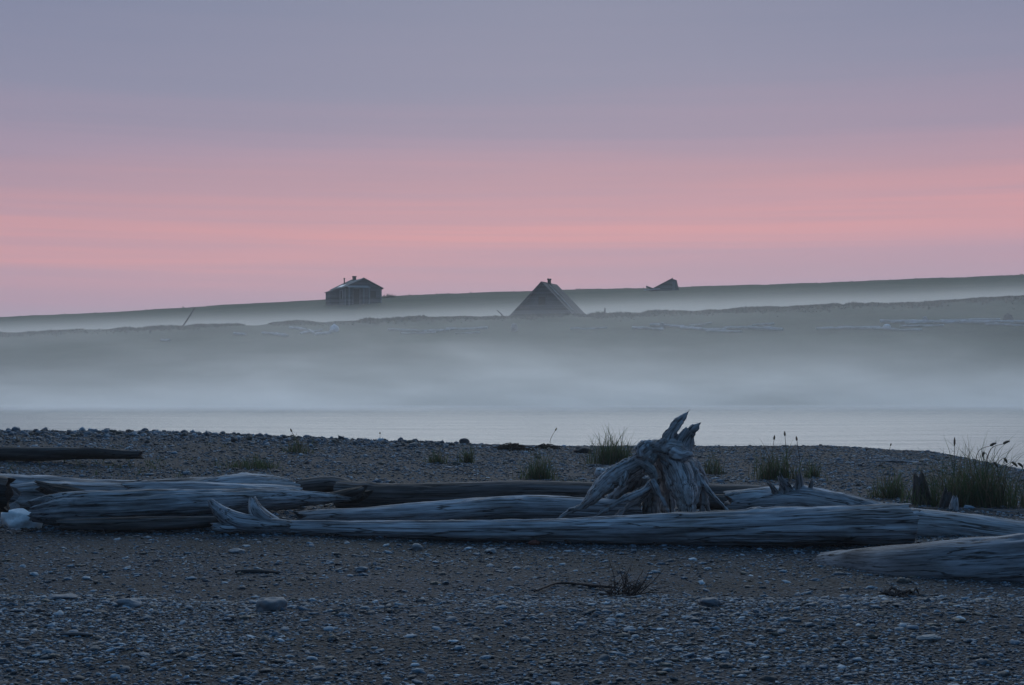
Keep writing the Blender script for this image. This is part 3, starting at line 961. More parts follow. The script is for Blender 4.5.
# ------------------------------------------------------------------ grass, twigs, weed
def blades(n, wx, wy, hgt, lean=0.35, width=0.006, base=None, seed=0, clump=True):
    r = np.random.default_rng(seed + 100)
    V, T, C = [], [], []
    for i in range(n):
        if clump:
            x, y = r.normal(0, wx * 0.45), r.normal(0, wy * 0.45)
        else:
            x, y = r.uniform(-wx, wx), r.uniform(-wy, wy)
        h = hgt * (r.uniform(0.3, 0.85) if r.random() < 0.85 else r.uniform(0.9, 1.35)) * (1 - 0.35 * min(abs(x) / max(wx, 1e-6), 1))
        a_ = r.uniform(0, 2 * math.pi); ln = h * lean * r.uniform(0.2, 1.3)
        dx, dy = math.cos(a_) * ln, math.sin(a_) * ln
        yw = r.uniform(0, math.pi); wx_, wy_ = math.cos(yw) * width, math.sin(yw) * width
        z0 = base(x, y) if base else 0.0
        b = len(V)
        for k, t in enumerate((0, 0.4, 0.75, 1.0)):
            px, py, pz = x + dx * t * t, y + dy * t * t, z0 - 0.02 + h * (t - 0.18 * lean * t * t)
            w_ = (1, 0.85, 0.55, 0.06)[k]
            V += [(px - wx_ * w_, py - wy_ * w_, pz), (px + wx_ * w_, py + wy_ * w_, pz)]
        for k in range(3):
            q = b + 2 * k
            T += [(q, q + 1, q + 3), (q, q + 3, q + 2)]
        col = np.array([0.050, 0.080, 0.038]) * r.uniform(0.6, 1.3) if r.random() < 0.72 else np.array([0.11, 0.097, 0.065]) * r.uniform(0.6, 1.2)
        C += [tuple(col)] * 8
    return np.array(V), np.array(T), np.array(C)


def tuft(px, py, wpx, hpx, n, label, seed, lean=0.35, name='grass_tuft', parent=False, deep=0.6, cat='grass tuft'):
    p = bhit(px, py)
    s = p.y / F
    b = (lambda x, y: bz(p.x + x, p.y + y) - bz(p.x, p.y))
    V, T, C = blades(n, wpx * s / 2, wpx * s / 2 * deep, hpx * s * 1.25, lean * 1.4, 0.0028 + 0.00010 * p.y, b, seed)
    loc = (p.x, p.y, bz(p.x, p.y))
    if parent:
        e = empty(name, loc, label, cat)
        link('blades', np_mesh('blades', V, T, colors={'tint': C}), M['grass'], e)
        return e
    o = link(name, np_mesh(name, V, T, colors={'tint': C}), M['grass'])
    o.location = loc
    return tag(o, label, cat)


TUFTS = [
    (298, 453, 30, 16, 60, 'small grass tuft near the cobble crest left of centre, taller stalks against the water'),
    (250, 468, 58, 13, 150, 'wide low grass tuft on gravel right above the left log pile'),
    (438, 463, 22, 13, 60, 'sparse little grass tuft, left one of a pair on gravel above the brown log'),
    (467, 463, 15, 17, 60, 'narrow upright grass tuft, right one of a pair on gravel above the brown log'),
    (540, 479, 34, 26, 130, 'grass tuft growing behind the brown log midway to the stump'),
    (566, 496, 60, 16, 160, 'low grass growing in front of the brown log beside the stump'),
    (612, 464, 46, 30, 220, 'dense grass tuft rising against the water just left of the stump'),
    (712, 474, 30, 22, 50, 'thin grass just right of the stump spikes'),
    (775, 479, 44, 30, 150, 'leafy tall weeds on the gravel to the right of the stump'),
    (812, 477, 24, 18, 60, 'low weeds right beside the leafy tall weeds'),
    (893, 498, 42, 26, 130, 'grass tuft directly left of the splintered brown stump'),
]
for i, (px, py, wp, hp, n_, lab) in enumerate(TUFTS):
    tuft(px, py, wp * 1.12, hp, int(n_ * 2.2), lab, i)


def stalk(px, py, top_px, top_py, label, seed, head=7, curve=0.0, name='grass_stalk'):
    p = bhit(px, py); t = at(top_px, top_py, p.y)
    s = p.y / F
    o = empty(name, (p.x, p.y, bz(p.x, p.y)), label, 'grass stalk')
    A = Vector((0, 0, -0.02)); B = t - Vector(o.location); Cm = (A + B) / 2 + Vector((-curve * s, 0, 0))
    P_ = [Vector(q) for q in catmull([tuple(A), tuple(Cm), tuple(B)], 10)]
    m = MB(); m.tube(P_, [0.005 - 0.002 * k / 9 for k in range(10)], 5); m.build('stem', M['twig'], o)
    if head:
        d = (P_[-1] - P_[-2]).normalized()
        hd = [P_[-1] + d * (head * s * (k / 6.0)) for k in range(7)]
        m = MB(); m.tube(hd, [0.004, 0.011, 0.014, 0.014, 0.012, 0.008, 0.002], 6); m.build('seed_head', M['seed'], o, True)
    return o


M['seed'] = simple_mat('dry_seed_head', (0.05, 0.04, 0.03), (0.11, 0.09, 0.065), 40.0)
stalk(550, 447, 555, 431, 'single bent grass stalk with seed head on the crest above the seaweed mound', 1, 4, 2)
stalk(954, 476, 954.5, 446, 'straight spike topped grass stalk standing alone before the water at right', 2, 9, 0)
stalk(889, 451, 890.5, 446, 'tiny short stalk on the far right crest of the beach', 3, 3, 0)
stalk(297, 451, 292, 432, 'thin forked looking stalk on the cobble crest left of centre', 4, 4, -2)
stalk(380, 440, 380, 434, 'tiny twig like stalk sticking up on the crest beside the water', 5, 2, 0)
stalk(772, 474, 774, 440, 'leftmost of three tall thin stalks among the weeds right of the stump', 6, 5, 1)
stalk(786, 474, 785, 436, 'tallest middle stalk among the weeds right of the stump', 7, 5, -1)
stalk(800, 474, 797, 441, 'rightmost leaning stalk among the weeds right of the stump', 8, 5, -1)

# tall grass clump at the right edge with nodding foxtails
e = tuft(975, 506, 120, 54, 1000, 'large tall grass clump with nodding foxtail heads at the right edge', 50, 0.45, 'grass_clump', True, 0.5, 'grass clump')
p0 = Vector(e.location)
for i, (bx, tx, ty, dx) in enumerate([(968, 990, 446, 12), (978, 1003, 444, 13), (990, 994, 462, 6), (1000, 1004, 458, 6), (985, 1012, 462, 10), (1000, 1018, 463, 10), (960, 984, 452, -3)]):
    s = p0.y / F
    A = Vector(at(bx, 500, p0.y)); A.z = bz(A.x, A.y) - 0.02
    B = at(tx - dx, ty + 6, p0.y); Cc = at(tx, ty, p0.y); Dd = at(tx + dx * 0.55, ty + (5 if i not in (0, 1) else -3), p0.y)
    A, B, Cc, Dd = [q - p0 for q in (A, B, Cc, Dd)]
    P_ = [Vector(q) for q in catmull([tuple(A), tuple(A * 0.45 + B * 0.55), tuple(B), tuple(Cc)], 14)]
    m = MB(); m.tube(P_, [0.005 - 0.0025 * k / 13 for k in range(14)], 5); m.build('stem', M['twig'], e)
    hd = [Vector(q) for q in catmull([tuple(P_[-1]), tuple(Cc * 0.5 + Dd * 0.5 + Vector((0, 0, 0.006))), tuple(Dd)], 8)]
    m = MB(); m.tube(hd, [0.004, 0.012, 0.015, 0.015, 0.014, 0.011, 0.008, 0.002], 6); m.build('seed_head', M['seed'], e, True)

# dead twig bush in the foreground
def twig_bush():
    p = bhit(622, 594); s = p.y / F
    o_ = Vector((p.x, p.y, bz(p.x, p.y)))
    r = random.Random(9)
    m = MB()
    for i in range(38):
        a_ = r.gauss(0.85, 0.6); L = r.uniform(14, 42) * s; dpt = r.uniform(-0.5, 0.5)
        A = Vector((r.gauss(-2, 12) * s, r.uniform(-.12, .10), -0.01))
        d = Vector((math.cos(a_), dpt, abs(math.sin(a_)) * 0.95)).normalized()
        B = A + d * L * 0.5 + Vector((r.uniform(-3, 3) * s, 0, 0)); Cc = A + d * L + Vector((r.uniform(-6, 6) * s, 0, -r.uniform(0, 4) * s))
        m.tube([A, B, Cc], [0.004, 0.003, 0.0012], 5)
        for k in range(r.randint(1, 3)):
            q = A.lerp(Cc, r.uniform(0.3, 0.8)); e_ = q + Vector((r.uniform(-8, 8) * s, r.uniform(-.03, .03), r.uniform(1, 7) * s))
            m.tube([q, e_], [0.0022, 0.001], 4)
    for i in range(16):
        A = Vector((r.uniform(-18, 22) * s, r.uniform(-.08, .05), 0.005)); B = A + Vector((r.uniform(-14, 14) * s, r.uniform(-.05, .05), r.uniform(0, .02)))
        m.tube([A, B], [0.003, 0.0015], 4)
    st = []
    for px, py in [(612, 590), (590, 588), (572, 586), (556, 586), (545, 590), (534, 594)]:
        q = bhit(px, py); st.append(Vector((q.x, q.y, bz(q.x, q.y) + 0.018)) - o_)
    m.tube([Vector(q) for q in catmull([tuple(q) for q in st], 16)], [0.011 - 0.005 * k / 15 for k in range(16)], 6)
    o = m.build('dead_twigs', M['twig'], None, True)
    o.location = o_
    tag(o, 'tangle of dead dark twigs with one long stem lying on the foreground gravel', 'twigs')


twig_bush()


def weed_mound(px, py, wpx, hpx, label, seed, mat='seaweed', name='seaweed_mound', cat='seaweed', n=260):
    p = bhit(px, py); s = p.y / F
    r = random.Random(seed)
    m = MB()
    for i in range(n):
        x = r.gauss(0, 0.42) * wpx / 2 * s; y = r.gauss(0, 0.3) * wpx / 2 * s
        hh = max(0.0, 1 - (x / (wpx / 2 * s)) ** 2) * hpx * s
        A = Vector((x, y, r.uniform(0, hh))); a_ = r.uniform(0, 6.28); L = r.uniform(0.03, 0.13)
        m.tube([A, A + Vector((math.cos(a_) * L * .5, math.sin(a_) * L * .5, r.uniform(-.01, .03))), A + Vector((math.cos(a_) * L, math.sin(a_) * L, -r.uniform(0, .03)))], [0.008, 0.009, 0.004], 4)
    o = m.build(name, M[mat]); o.location = (p.x, p.y, bz(p.x, p.y))
    tag(o, label, cat)


weed_mound(511, 450, 40, 6, 'low brown mound of dried seaweed on the beach crest left of the grass', 3)
weed_mound(547, 449, 26, 4, 'thin brown strip of dried seaweed under the bent grass stalk', 4, n=110)
weed_mound(355, 497, 22, 5, 'scrap of brown debris by the pointed log tip', 6, 'twig', 'debris_scrap', 'debris', 70)
weed_mound(905, 597, 40, 3, 'thin brown patch of twigs on pebbles below the half buried log', 7, 'twig', 'twig_litter', 'twigs', 60)

P, rad = laid([(872, 462, 2.6), (895, 462.5, 3), (918, 463.5, 2.4)], 0.2)
log_obj('driftwood_stick', log_arrays(P, rad, 41, 40, 12, 0.2, 0.05), 'drift', 'thin straight stick lying on the gravel slope at right near the water', 'driftwood')
P, rad = laid([(1000 - 765, 573, 3), (255, 573, 4), (280, 574, 2.5)], 0.2)
log_obj('driftwood_stick', log_arrays(P, rad, 42, 40, 12, 0.2, 0.05), 'drift_dark', 'short dark stick lying on bare sand above the largest cobble', 'driftwood')
P, rad = laid([(60, 636, 3), (78, 637, 5), (92, 637, 3)], 0.2)
log_obj('driftwood_stick', log_arrays(P, rad, 43, 40, 12, 0.2, 0.05), 'drift_brown', 'small brown stick among pebbles at the lower left', 'driftwood')

# drift litter gathered along the logs, uncountable
m = MB(); r = random.Random(31)
for i in range(420):
    if r.random() < 0.6:
        x = r.uniform(-4.6, 4.0); y = float(np.interp(x, [-6, -2.2, 3.5, 6], [12.7, 12.75, 11.75, 11.4])) + r.gauss(0, 0.12)
    else:
        x = r.uniform(-4.5, 4.5); y = r.uniform(12.9, 16.5)
    L = r.uniform(0.03, 0.16); a_ = r.gauss(0, 0.6); z = bz(x, y)
    m.tube([(x, y, z + .012), (x + math.cos(a_) * L * .5, y + math.sin(a_) * L * .5, z + .012 + r.uniform(0, .02)), (x + math.cos(a_) * L, y + math.sin(a_) * L, z + .008)], [0.006, 0.007, 0.003], 5)
tag(m.build('drift_litter', M['twig']), kind='stuff')

# short beach grass sprouts, uncountable
Vs, Ts, Cs, o_ = [], [], [], 0
r = np.random.default_rng(77)
for i in range(260):
    if i < 150:
        y = r.uniform(15.5, 24); x = r.uniform(-0.36, 0.36) * y
    else:                                    # thicker behind the left log pile
        y = r.normal(19.6, 0.7) if i < 210 else r.normal(19.2, 0.5); x = (r.normal(-0.33, 0.035) if i < 210 else r.normal(-0.26, 0.03)) * y
    if i < 150 and fbm(x * 0.5, y * 0.5, 2.0, 2) < -0.05 or bz(x, y) < 0.8: continue
    V, T, C = blades(int(r.integers(3, 9)), 0.08, 0.08, r.uniform(0.05, 0.14), 0.5, 0.006, None, 500 + i)
    V = V + np.array([x, y, bz(x, y)])
    Vs.append(V); Ts.append(T + o_); Cs.append(C); o_ += len(V)
tag(link('beach_grass', np_mesh('beach_grass', np.concatenate(Vs), np.concatenate(Ts), colors={'tint': np.concatenate(Cs)}), M['grass']), kind='stuff')


# ------------------------------------------------------------------ far shore
def tundra_grass():
    n = 46000
    r = np.random.default_rng(8)
    y = np.concatenate([r.normal(138.5, 1.6, 24000), r.normal(141, 2.0, 10000), r.normal(224, 3.0, 12000)])
    x = r.uniform(-0.5, 0.5, n) * y * 1.0
    keep = fbm(x * 0.15, y * 0.15, 6.0, 3) > -0.25
    x, y = x[keep], y[keep]; n = len(x)
    z = land(x, y)
    h = r.uniform(0.08, 0.30, n) * np.where(y < 134, 0.55, 1.0) * (0.6 + 0.8 * sstep(-0.2, 0.5, fbm(x * 0.3, y * 0.3, 2.0, 3)))
    V, T = [], []
    for k in range(3):
        a_ = r.uniform(0, 6.28, n); wd = r.uniform(0.05, 0.16, n)
        dx, dy = np.cos(a_) * wd, np.sin(a_) * wd
        lx, ly = r.normal(0, 0.12, n), r.normal(0, 0.12, n)
        V.append(np.stack([np.stack([x - dx, y - dy, z - .05], 1), np.stack([x + dx, y + dy, z - .05], 1), np.stack([x + lx, y + ly, z + h * r.uniform(.6, 1, n)], 1)], 1))
    V = np.concatenate(V).reshape(-1, 3)
    T = np.arange(len(V)).reshape(-1, 3)
    c = np.where(r.random(n)[:, None] < 0.75, np.array([[0.052, 0.066, 0.036]]), np.array([[0.085, 0.080, 0.058]])) * r.uniform(0.7, 1.3, (n, 1))
    C = np.repeat(np.tile(c, (3, 1)), 3, 0)
    tag(link('tundra_grass', np_mesh('tundra_grass', V, T, colors={'tint': C}), M['tundra']), kind='stuff')


tundra_grass()


def gable_house():
    p = lhit(355, 304.2, 150, 224)
    base = lz(p.x, p.y)
    k = p.y / F
    o = empty('cabin', (p.x, p.y, base), 'weathered boarded cabin with gabled roof, brick chimney and stovepipe on the far ridge', 'cabin', R(26))
    Wd, L, he, hr = 40.0 * k * 0.97, 4.6, 2.2, 1.2
    x0, x1 = -Wd / 2 + 1.15, Wd / 2 + 1.15
    m = MB()
    m.box(x0, x1, 0, L, -0.5, he)
    xm = (x0 + x1) / 2
    m.add([(x0, 0, he), (x1, 0, he), (xm, 0, he + hr - .16), (x0, L, he - .02), (x1, L, he - .02), (xm, L, he + hr - .16)], [(0, 1, 2), (4, 3, 5), (0, 2, 5, 3), (1, 4, 5, 2)])
    m.build('wall', M['boards'], o)
    m = MB()
    t = 0.10
    rr = random.Random(4)
    for sx in (-1, 1):
        ns = 9
        for q in range(ns):
            ya, yb = -.3 + (L + .6) * q / ns, -.3 + (L + .6) * (q + 1) / ns - .008
            mid = (ya + yb) / 2 / L
            dz = -.10 * math.sin(math.pi * min(max(mid, 0), 1)) + rr.uniform(-.02, .02)
            ov = .28 + rr.uniform(-.12, .10)
            xe = xm + sx * (Wd / 2 + ov); ze = he - ov * hr / (Wd / 2) + dz * .3
            m.hexa([(xm, ya, he + hr + dz), (xe, ya, ze), (xe, yb, ze), (xm, yb, he + hr + dz)][::sx],
                   [(xm, ya, he + hr + t + dz), (xe, ya, ze + t), (xe, yb, ze + t), (xm, yb, he + hr + t + dz)][::sx])
    rf = m.build('roof', M['roof'], o)
    m = MB(); zt = he + hr; m.box(xm - .2, xm + .2, L * .72, L * .72 + .4, zt - .3, zt + .42); m.box(xm - .25, xm + .25, L * .72 - .05, L * .72 + .45, zt + .42, zt + .52); m.build('chimney', M['brick'], rf)
    m = MB(); m.tube([(xm - 1.35, L * .8, zt - .9), (xm - 1.35, L * .8, zt + .12)], .085, 10); m.tube([(xm - 1.35, L * .8, zt + .12), (xm - 1.35, L * .8, zt + .24)], .12, 10); m.build('stovepipe', M['rust'], rf)
    # pale tin patch low on the left slope
    m = MB(); sl = hr / (Wd / 2)
    f = lambda d, y: (xm - d, y, he + hr - d * sl + t + 0.02)
    q = [f(1.75, 1.6), f(2.45, 1.5), f(2.5, 3.1), f(1.9, 3.3)]
    m.hexa([(a[0], a[1], a[2] - .012) for a in q], q); m.build('roof_patch', M['tin'], rf)
    # lean-to at the back left
    m = MB(); m.box(x0 - 1.1, x0 - .003, 2.6, L, -.5, 1.65)
    m.add([(x0 - 1.1, 2.6, 1.65), (x0 - .003, 2.6, 1.65), (x0 - .003, 2.6, 2.1), (x0 - 1.1, L, 1.65), (x0 - .003, L, 1.65), (x0 - .003, L, 2.1)], [(0, 1, 2), (4, 3, 5), (0, 2, 5, 3)])
    lt = m.build('lean_to', M['boards'], o)
    m = MB(); m.hexa([(x0 - 1.25, 2.5, 1.62), (x0 - .003, 2.5, 2.13), (x0 - .003, L + .1, 2.13), (x0 - 1.25, L + .1, 1.62)], [(x0 - 1.25, 2.5, 1.69), (x0 - .003, 2.5, 2.2), (x0 - .003, L + .1, 2.2), (x0 - 1.25, L + .1, 1.69)])
    m.build('lean_to_roof', M['roof_dark'], lt)
    # porch on the gable end
    pe = bpy.data.objects.new('porch', None); COL.objects.link(pe); pe.parent = o
    px0, px1 = x0 + .25, x0 + 3.1
    m = MB(); m.hexa([(px0 - .1, -1.0, 2.12), (px1 + .1, -1.0, 2.12), (px1 + .1, -.003, 2.36), (px0 - .1, -.003, 2.36)], [(px0 - .1, -1.0, 2.22), (px1 + .1, -1.0, 2.22), (px1 + .1, -.003, 2.46), (px0 - .1, -.003, 2.46)]); m.build('porch_roof', M['boards_pale'], pe)
    for q in (px0 + .05, (px0 + px1) / 2 + .6, px1 - .05):
        m = MB(); m.box(q - .07, q + .07, -.95, -.81, -.5, 2.15); m.build('post', M['boards_pale'], pe)
    m = MB(); m.box(px0 + .9, px0 + 1.75, -.05, -.003, 0, 2.0); d = m.build('door', M['hole'], o)
    m = MB(); m.box(px0 + .8, px0 + .9, -.07, -.003, 0, 2.0); m.box(px0 + 1.75, px0 + 1.85, -.07, -.003, 0, 2.0); m.box(px0 + .8, px0 + 1.85, -.07, -.003, 2.0, 2.08); m.build('door_frame', M['boards_pale'], d)
    for q0, q1 in ((x1 - 1.6, x1 - .8),):
        m = MB(); m.box(q0, q1, -.03, -.003, 0.9, 1.8); wv = m.build('window', M['hole'], o)
        m = MB(); m.box(q0 - .09, q0, -.05, -.003, .81, 1.89); m.box(q1, q1 + .09, -.05, -.003, .81, 1.89); m.box(q0, q1, -.05, -.003, .81, .9); m.box(q0, q1, -.05, -.003, 1.8, 1.89); m.build('window_frame', M['boards'], wv)
    m = MB(); m.box(x0 - .03, x0 - .003, .9, 1.7, .8, 1.8); wv = m.build('window', M['hole'], o)
    m = MB(); m.box(x0 - .06, x0 - .003, .75, .9, .7, 1.9); m.box(x0 - .06, x0 - .003, 1.7, 1.85, .7, 1.9); m.box(x0 - .06, x0 - .003, .9, 1.7, 1.8, 1.9); m.build('window_frame', M['boards_pale'], wv)
    for q in (x0 - .03, x1 - .12):
        m = MB(); m.box(q, q + .15, -.03, -.003, -.5, he - .1); m.build('corner_board', M['boards_pale'], o)
    return o


gable_house()


def sunk_house():
    p = at(545, 314, 139.5)
    base = lz(p.x, p.y)
    k = p.y / F
    o = empty('sunken_house', (p.x, p.y, base), 'old sod house sunk to its steep gabled roof with a dark attic window', 'house', R(-17))
    hw = 33.5 * k; h = (at(545, 283.2, p.y).z - base); L = 5.4
    xm = -3.0 * k
    m = MB()
    m.add([(xm - hw, 0, -.6), (xm + hw, 0, -.6), (xm + hw, 0, 0.05), (xm, 0, h - .08), (xm - hw, 0, .05)], [(0, 1, 2, 3, 4)])
    m.add([(xm - hw, L, -.6), (xm + hw, L, -.6), (xm + hw, L, .05), (xm, L, h - .08), (xm - hw, L, .05)], [(4, 3, 2, 1, 0)])
    m.add([(xm - hw, 0, -.6), (xm - hw, 0, .05), (xm - hw, L, .05), (xm - hw, L, -.6)], [(0, 1, 2, 3)])
    m.add([(xm + hw, 0, -.6), (xm + hw, 0, .05), (xm + hw, L, .05), (xm + hw, L, -.6)], [(3, 2, 1, 0)])
    g = m.build('gable_wall', M['boards'], o)
    m = MB(); t = .16
    for sx in (-1, 1):
        n_ = 10
        for i in range(n_):
            y0, y1 = -.2 + (L + .4) * i / n_, -.2 + (L + .4) * (i + 1) / n_ - 0.006
            f = 1.04 + 0.05 * random.uniform(-1, 1.4)
            dz = random.uniform(-.03, .03)
            xe, ze = xm + sx * hw * f, h - h * f
            m.hexa([(xm, y0, h + dz), (xe, y0, ze + dz), (xe, y1, ze + dz), (xm, y1, h + dz)][::sx],
                   [(xm, y0, h + t + dz), (xe, y0, ze + t + dz), (xe, y1, ze + t + dz), (xm, y1, h + t + dz)][::sx])
    rf = m.build('roof', M['sod'], o)
    m = MB(); m.bar((xm - hw * 1.05, -.26, -.1), (xm + .05, -.26, h + .12), .10, .16); m.bar((xm + hw * 1.05, -.27, -.1), (xm - .05, -.27, h + .12), .10, .16); m.build('barge_board', M['boards'], rf)
    # long pale batten down the right slope
    m = MB(); m.hexa(*[[(xm + d, y, h - d * h / hw + t + zz) for d, y in ((.35, 1.2), (hw * .85, 1.0), (hw * .85, 1.7), (.35, 1.8))] for zz in (.04, .08)]); m.build('roof_sheet', M['roof'], rf)
    m = MB(); m.box(xm - .14, xm + .14, 2.5, 2.8, h - .1, h + .48); m.box(xm - .17, xm - .05, 2.46, 2.84, h + .48, h + .62); m.box(xm + .06, xm + .17, 2.46, 2.84, h + .48, h + .60); m.build('chimney', M['rust'], rf)
    wx, wz = xm + .0, h * .5
    m = MB(); m.box(wx - .36, wx + .36, -.04, -.003, wz - .42, wz + .36); wv = m.build('window', M['hole'], o)
    m = MB()
    m.box(wx - .45, wx - .36, -.07, -.003, wz - .5, wz + .45); m.box(wx + .36, wx + .45, -.07, -.003, wz - .5, wz + .45); m.box(wx - .36, wx + .36, -.07, -.003, wz + .36, wz + .45); m.box(wx - .36, wx + .36, -.07, -.003, wz - .5, wz - .42)
    m.build('window_frame', M['boards'], wv)
    return o


sunk_house()


def ruin():
    p = lhit(668, 290.6, 190, 226)
    base = lz(p.x, p.y); k = p.y / F
    o = empty('ruined_shed', (p.x, p.y, base), 'small collapsed shed with one sloping roof on the far ridge right of the sod house', 'shed', 0.12)
    X = lambda px: (px - 668) * k * 1.08
    Z = lambda py: (290.8 - py) * k * 1.22
    prof = [(X(652), Z(290.8)), (X(668), Z(282.6)), (X(672), Z(281)), (X(676.3), Z(282.2)), (X(678.5), Z(290.8))]
    m = MB()
    f = [(x, 0, z) for x, z in prof] ; b = [(x + .3, 3.0, z * .96) for x, z in prof]
    low = [(prof[0][0], 0, -.6), (prof[-1][0], 0, -.6)]; lowb = [(prof[0][0] + .3, 3, -.6), (prof[-1][0] + .3, 3, -.6)]
    m.add(f + low + b + lowb, [(5, 6, 4, 3, 2, 1, 0), (7, 8, 9, 10, 11, 13, 12), (0, 1, 8, 7), (1, 2, 9, 8), (2, 3, 10, 9), (3, 4, 11, 10), (4, 6, 13, 11), (5, 0, 7, 12)])
    m.build('wall', M['boards'], o)
    m = MB(); m.hexa([(X(650), -.2, Z(291.3)), (X(672.3), -.2, Z(280.9)), (X(672.3) + .3, 3.2, Z(281.2)), (X(650) + .3, 3.2, Z(291.3))], [(X(650), -.2, Z(290.6)), (X(672.3), -.2, Z(280.2)), (X(672.3) + .3, 3.2, Z(280.5)), (X(650) + .3, 3.2, Z(290.6))]); m.build('roof', M['roof_dark'], o)
    m = MB(); m.box(X(672.2), X(676.2), -.06, -.003, -.3, Z(283.2)); m.build('side_panel', M['roof'], o)
    m = MB(); m.bar((X(656), -.5, 0), (X(646.5), -.6, Z(287.8)), .12, .25); a_ = m.build('fallen_board', M['pole']); a_.location = o.location; a_.rotation_euler = o.rotation_euler
    tag(a_, 'dark board propped up aslant left of the collapsed shed', 'board')
    m = MB(); m.bar((X(645), -.8, .05), (X(660), -.9, .22), .14, .12); a_ = m.build('fallen_board', M['drift_far']); a_.location = o.location
    tag(a_, 'pale board lying on the turf in front of the collapsed shed', 'board')


M['drift_far'] = simple_mat('bleached_beach_log', (0.32, 0.33, 0.34), (0.62, 0.63, 0.65), 3.0)
ruin()

# leaning pole, fence posts and brush
def far_pole(ax, ay, bx, by, r_, label, name='pole', cat='pole', Y=None, mat='pole'):
    A = lhit(ax, ay, 100, 228) if Y is None else at(ax, ay, Y)
    A.z = lz(A.x, A.y) - 0.1
    B = at(bx, by, A.y)
    loc = Vector(A); m = MB()
    mid = (B - A) * .5 + Vector((.04, 0, .03))
    m.tube([Vector((0, 0, 0)), mid, B - A], [r_, r_ * .9, r_ * .6], 8)
    o = m.build(name, M[mat], None, True); o.location = loc
    return tag(o, label, cat)


far_pole(181, 328, 195, 307.5, .085, 'tall leaning pole sticking out of the fog on the left bank', Y=137.5)
far_pole(95, 333, 100, 328.5, .06, 'short leaning post on the left bank left of the tall leaning pole', Y=137, name='post', cat='post')
for q, (lab) in zip(((55, 320, 55.5, 315.5), (64, 319.4, 64, 314.8)), ('left post of a close pair on the ridge skyline at far left', 'right post of a close pair on the ridge skyline at far left')):
    far_pole(*q, .10, lab, 'fence_post', 'post', 222)
far_pole(384, 300.5, 394, 296, .08, 'dark branch jutting up from the brush right of the cabin', 'branch', 'branch', 205)
far_pole(387, 301, 391, 294.5, .05, 'thin upright twig over the brush right of the cabin', 'branch', 'branch', 205.5)
far_pole(505, 314, 497, 310.2, .07, 'small stick poking up left of the sod house', 'stick', 'stick', 138.5)
far_pole(604, 313.5, 605, 307.8, .10, 'small mossy stub on the bank right of the sod house', 'stub', 'stub', 139)


def brush(px, py, wpx, hpx, Y, label, seed):
    p = at(px, py, Y); s = Y / F
    V, T, C = blades(240, wpx * s / 2, wpx * s / 4, hpx * s, 0.7, 0.03, lambda x, y: lz(p.x + x, Y + y) - lz(p.x, Y), seed)
    o = link('shrub', np_mesh('shrub', V, T, colors={'tint': C * 0.8}), M['grass']); o.location = (p.x, Y, lz(p.x, Y))
    tag(o, label, 'shrub')


brush(388, 300, 16, 5, 204, 'low dark shrub by the right corner of the cabin', 61)
brush(600, 313, 22, 4, 139.5, 'low shrub on the bank beside the right eave of the sod house', 62)
brush(442, 297, 16, 2.5, 223, 'low shrub bump on the ridge between the cabin and the sod house', 63)
brush(724, 289, 10, 2.5, 223, 'tiny shrub on the ridge skyline right of the collapsed shed', 64)
brush(628, 292, 14, 3, 223, 'tiny shrub on the ridge skyline left of the collapsed shed', 65)

# bleached logs on the far bank
FAR = [
    # left strand below the cabin
    ('L', 234, 335.0, 246, 335.6, .16), ('L', 262, 334.2, 279, 335.6, .14), ('L', 276, 335.4, 288, 337.0, .15), ('L', 290, 328.6, 307, 330.8, .13),
    ('L', 300, 334.5, 322, 331.0, .12), ('L', 309, 330.5, 316, 336, .10), ('L', 316, 335, 331, 334, .13), ('L', 160, 341, 170, 341.5, .12),
    # middle strand
    ('M', 388, 330.4, 420, 331.6, .10), ('M', 418, 331.8, 450, 331.0, .12), ('M', 446, 330.4, 488, 328.8, .13), ('M', 400, 333.5, 436, 333.0, .08), ('M', 455, 334, 480, 333, .07),
    # right strand, near part
    ('N', 570, 329.5, 608, 328.4, .08), ('N', 632, 328.8, 664, 330.2, .12), ('N', 650, 326.2, 684, 328.2, .15), ('N', 680, 328.8, 726, 330.6, .15), ('N', 690, 326.4, 712, 323.4, .08),
    ('N', 724, 329.6, 756, 328.6, .13), ('N', 748, 328.8, 783, 331.0, .17), ('N', 752, 326.0, 774, 324.6, .10), ('N', 706, 331.8, 742, 332.4, .10),
    # right strand, far part
    ('R', 816, 329.2, 852, 329.0, .11), ('R', 838, 328.6, 880, 328.4, .13), ('R', 872, 329.6, 922, 330.8, .12), ('R', 880, 322.6, 934, 323.6, .18), ('R', 905, 324.4, 960, 323.0, .15),
    ('R', 940, 322.4, 1000, 320.8, .16), ('R', 960, 323.6, 1030, 323.4, .18), ('R', 900, 327.0, 944, 326.0, .10), ('R', 985, 325.2, 1024, 326.2, .10),
]
NAMES = {'L': ('bleached log on the far bank left of the sod house and below the cabin', 'bleached logs on the left bank below the cabin'),
         'M': ('pale thin log on the misty far bank between the cabin and the sod house', 'pale logs between the cabin and the sod house'),
         'N': ('bleached log in the strand of driftwood on the far bank below the collapsed shed', 'bleached logs below the collapsed shed'),
         'R': ('bleached log in the strand of driftwood on the far bank by the right edge', 'bleached logs on the bank at the right edge')}
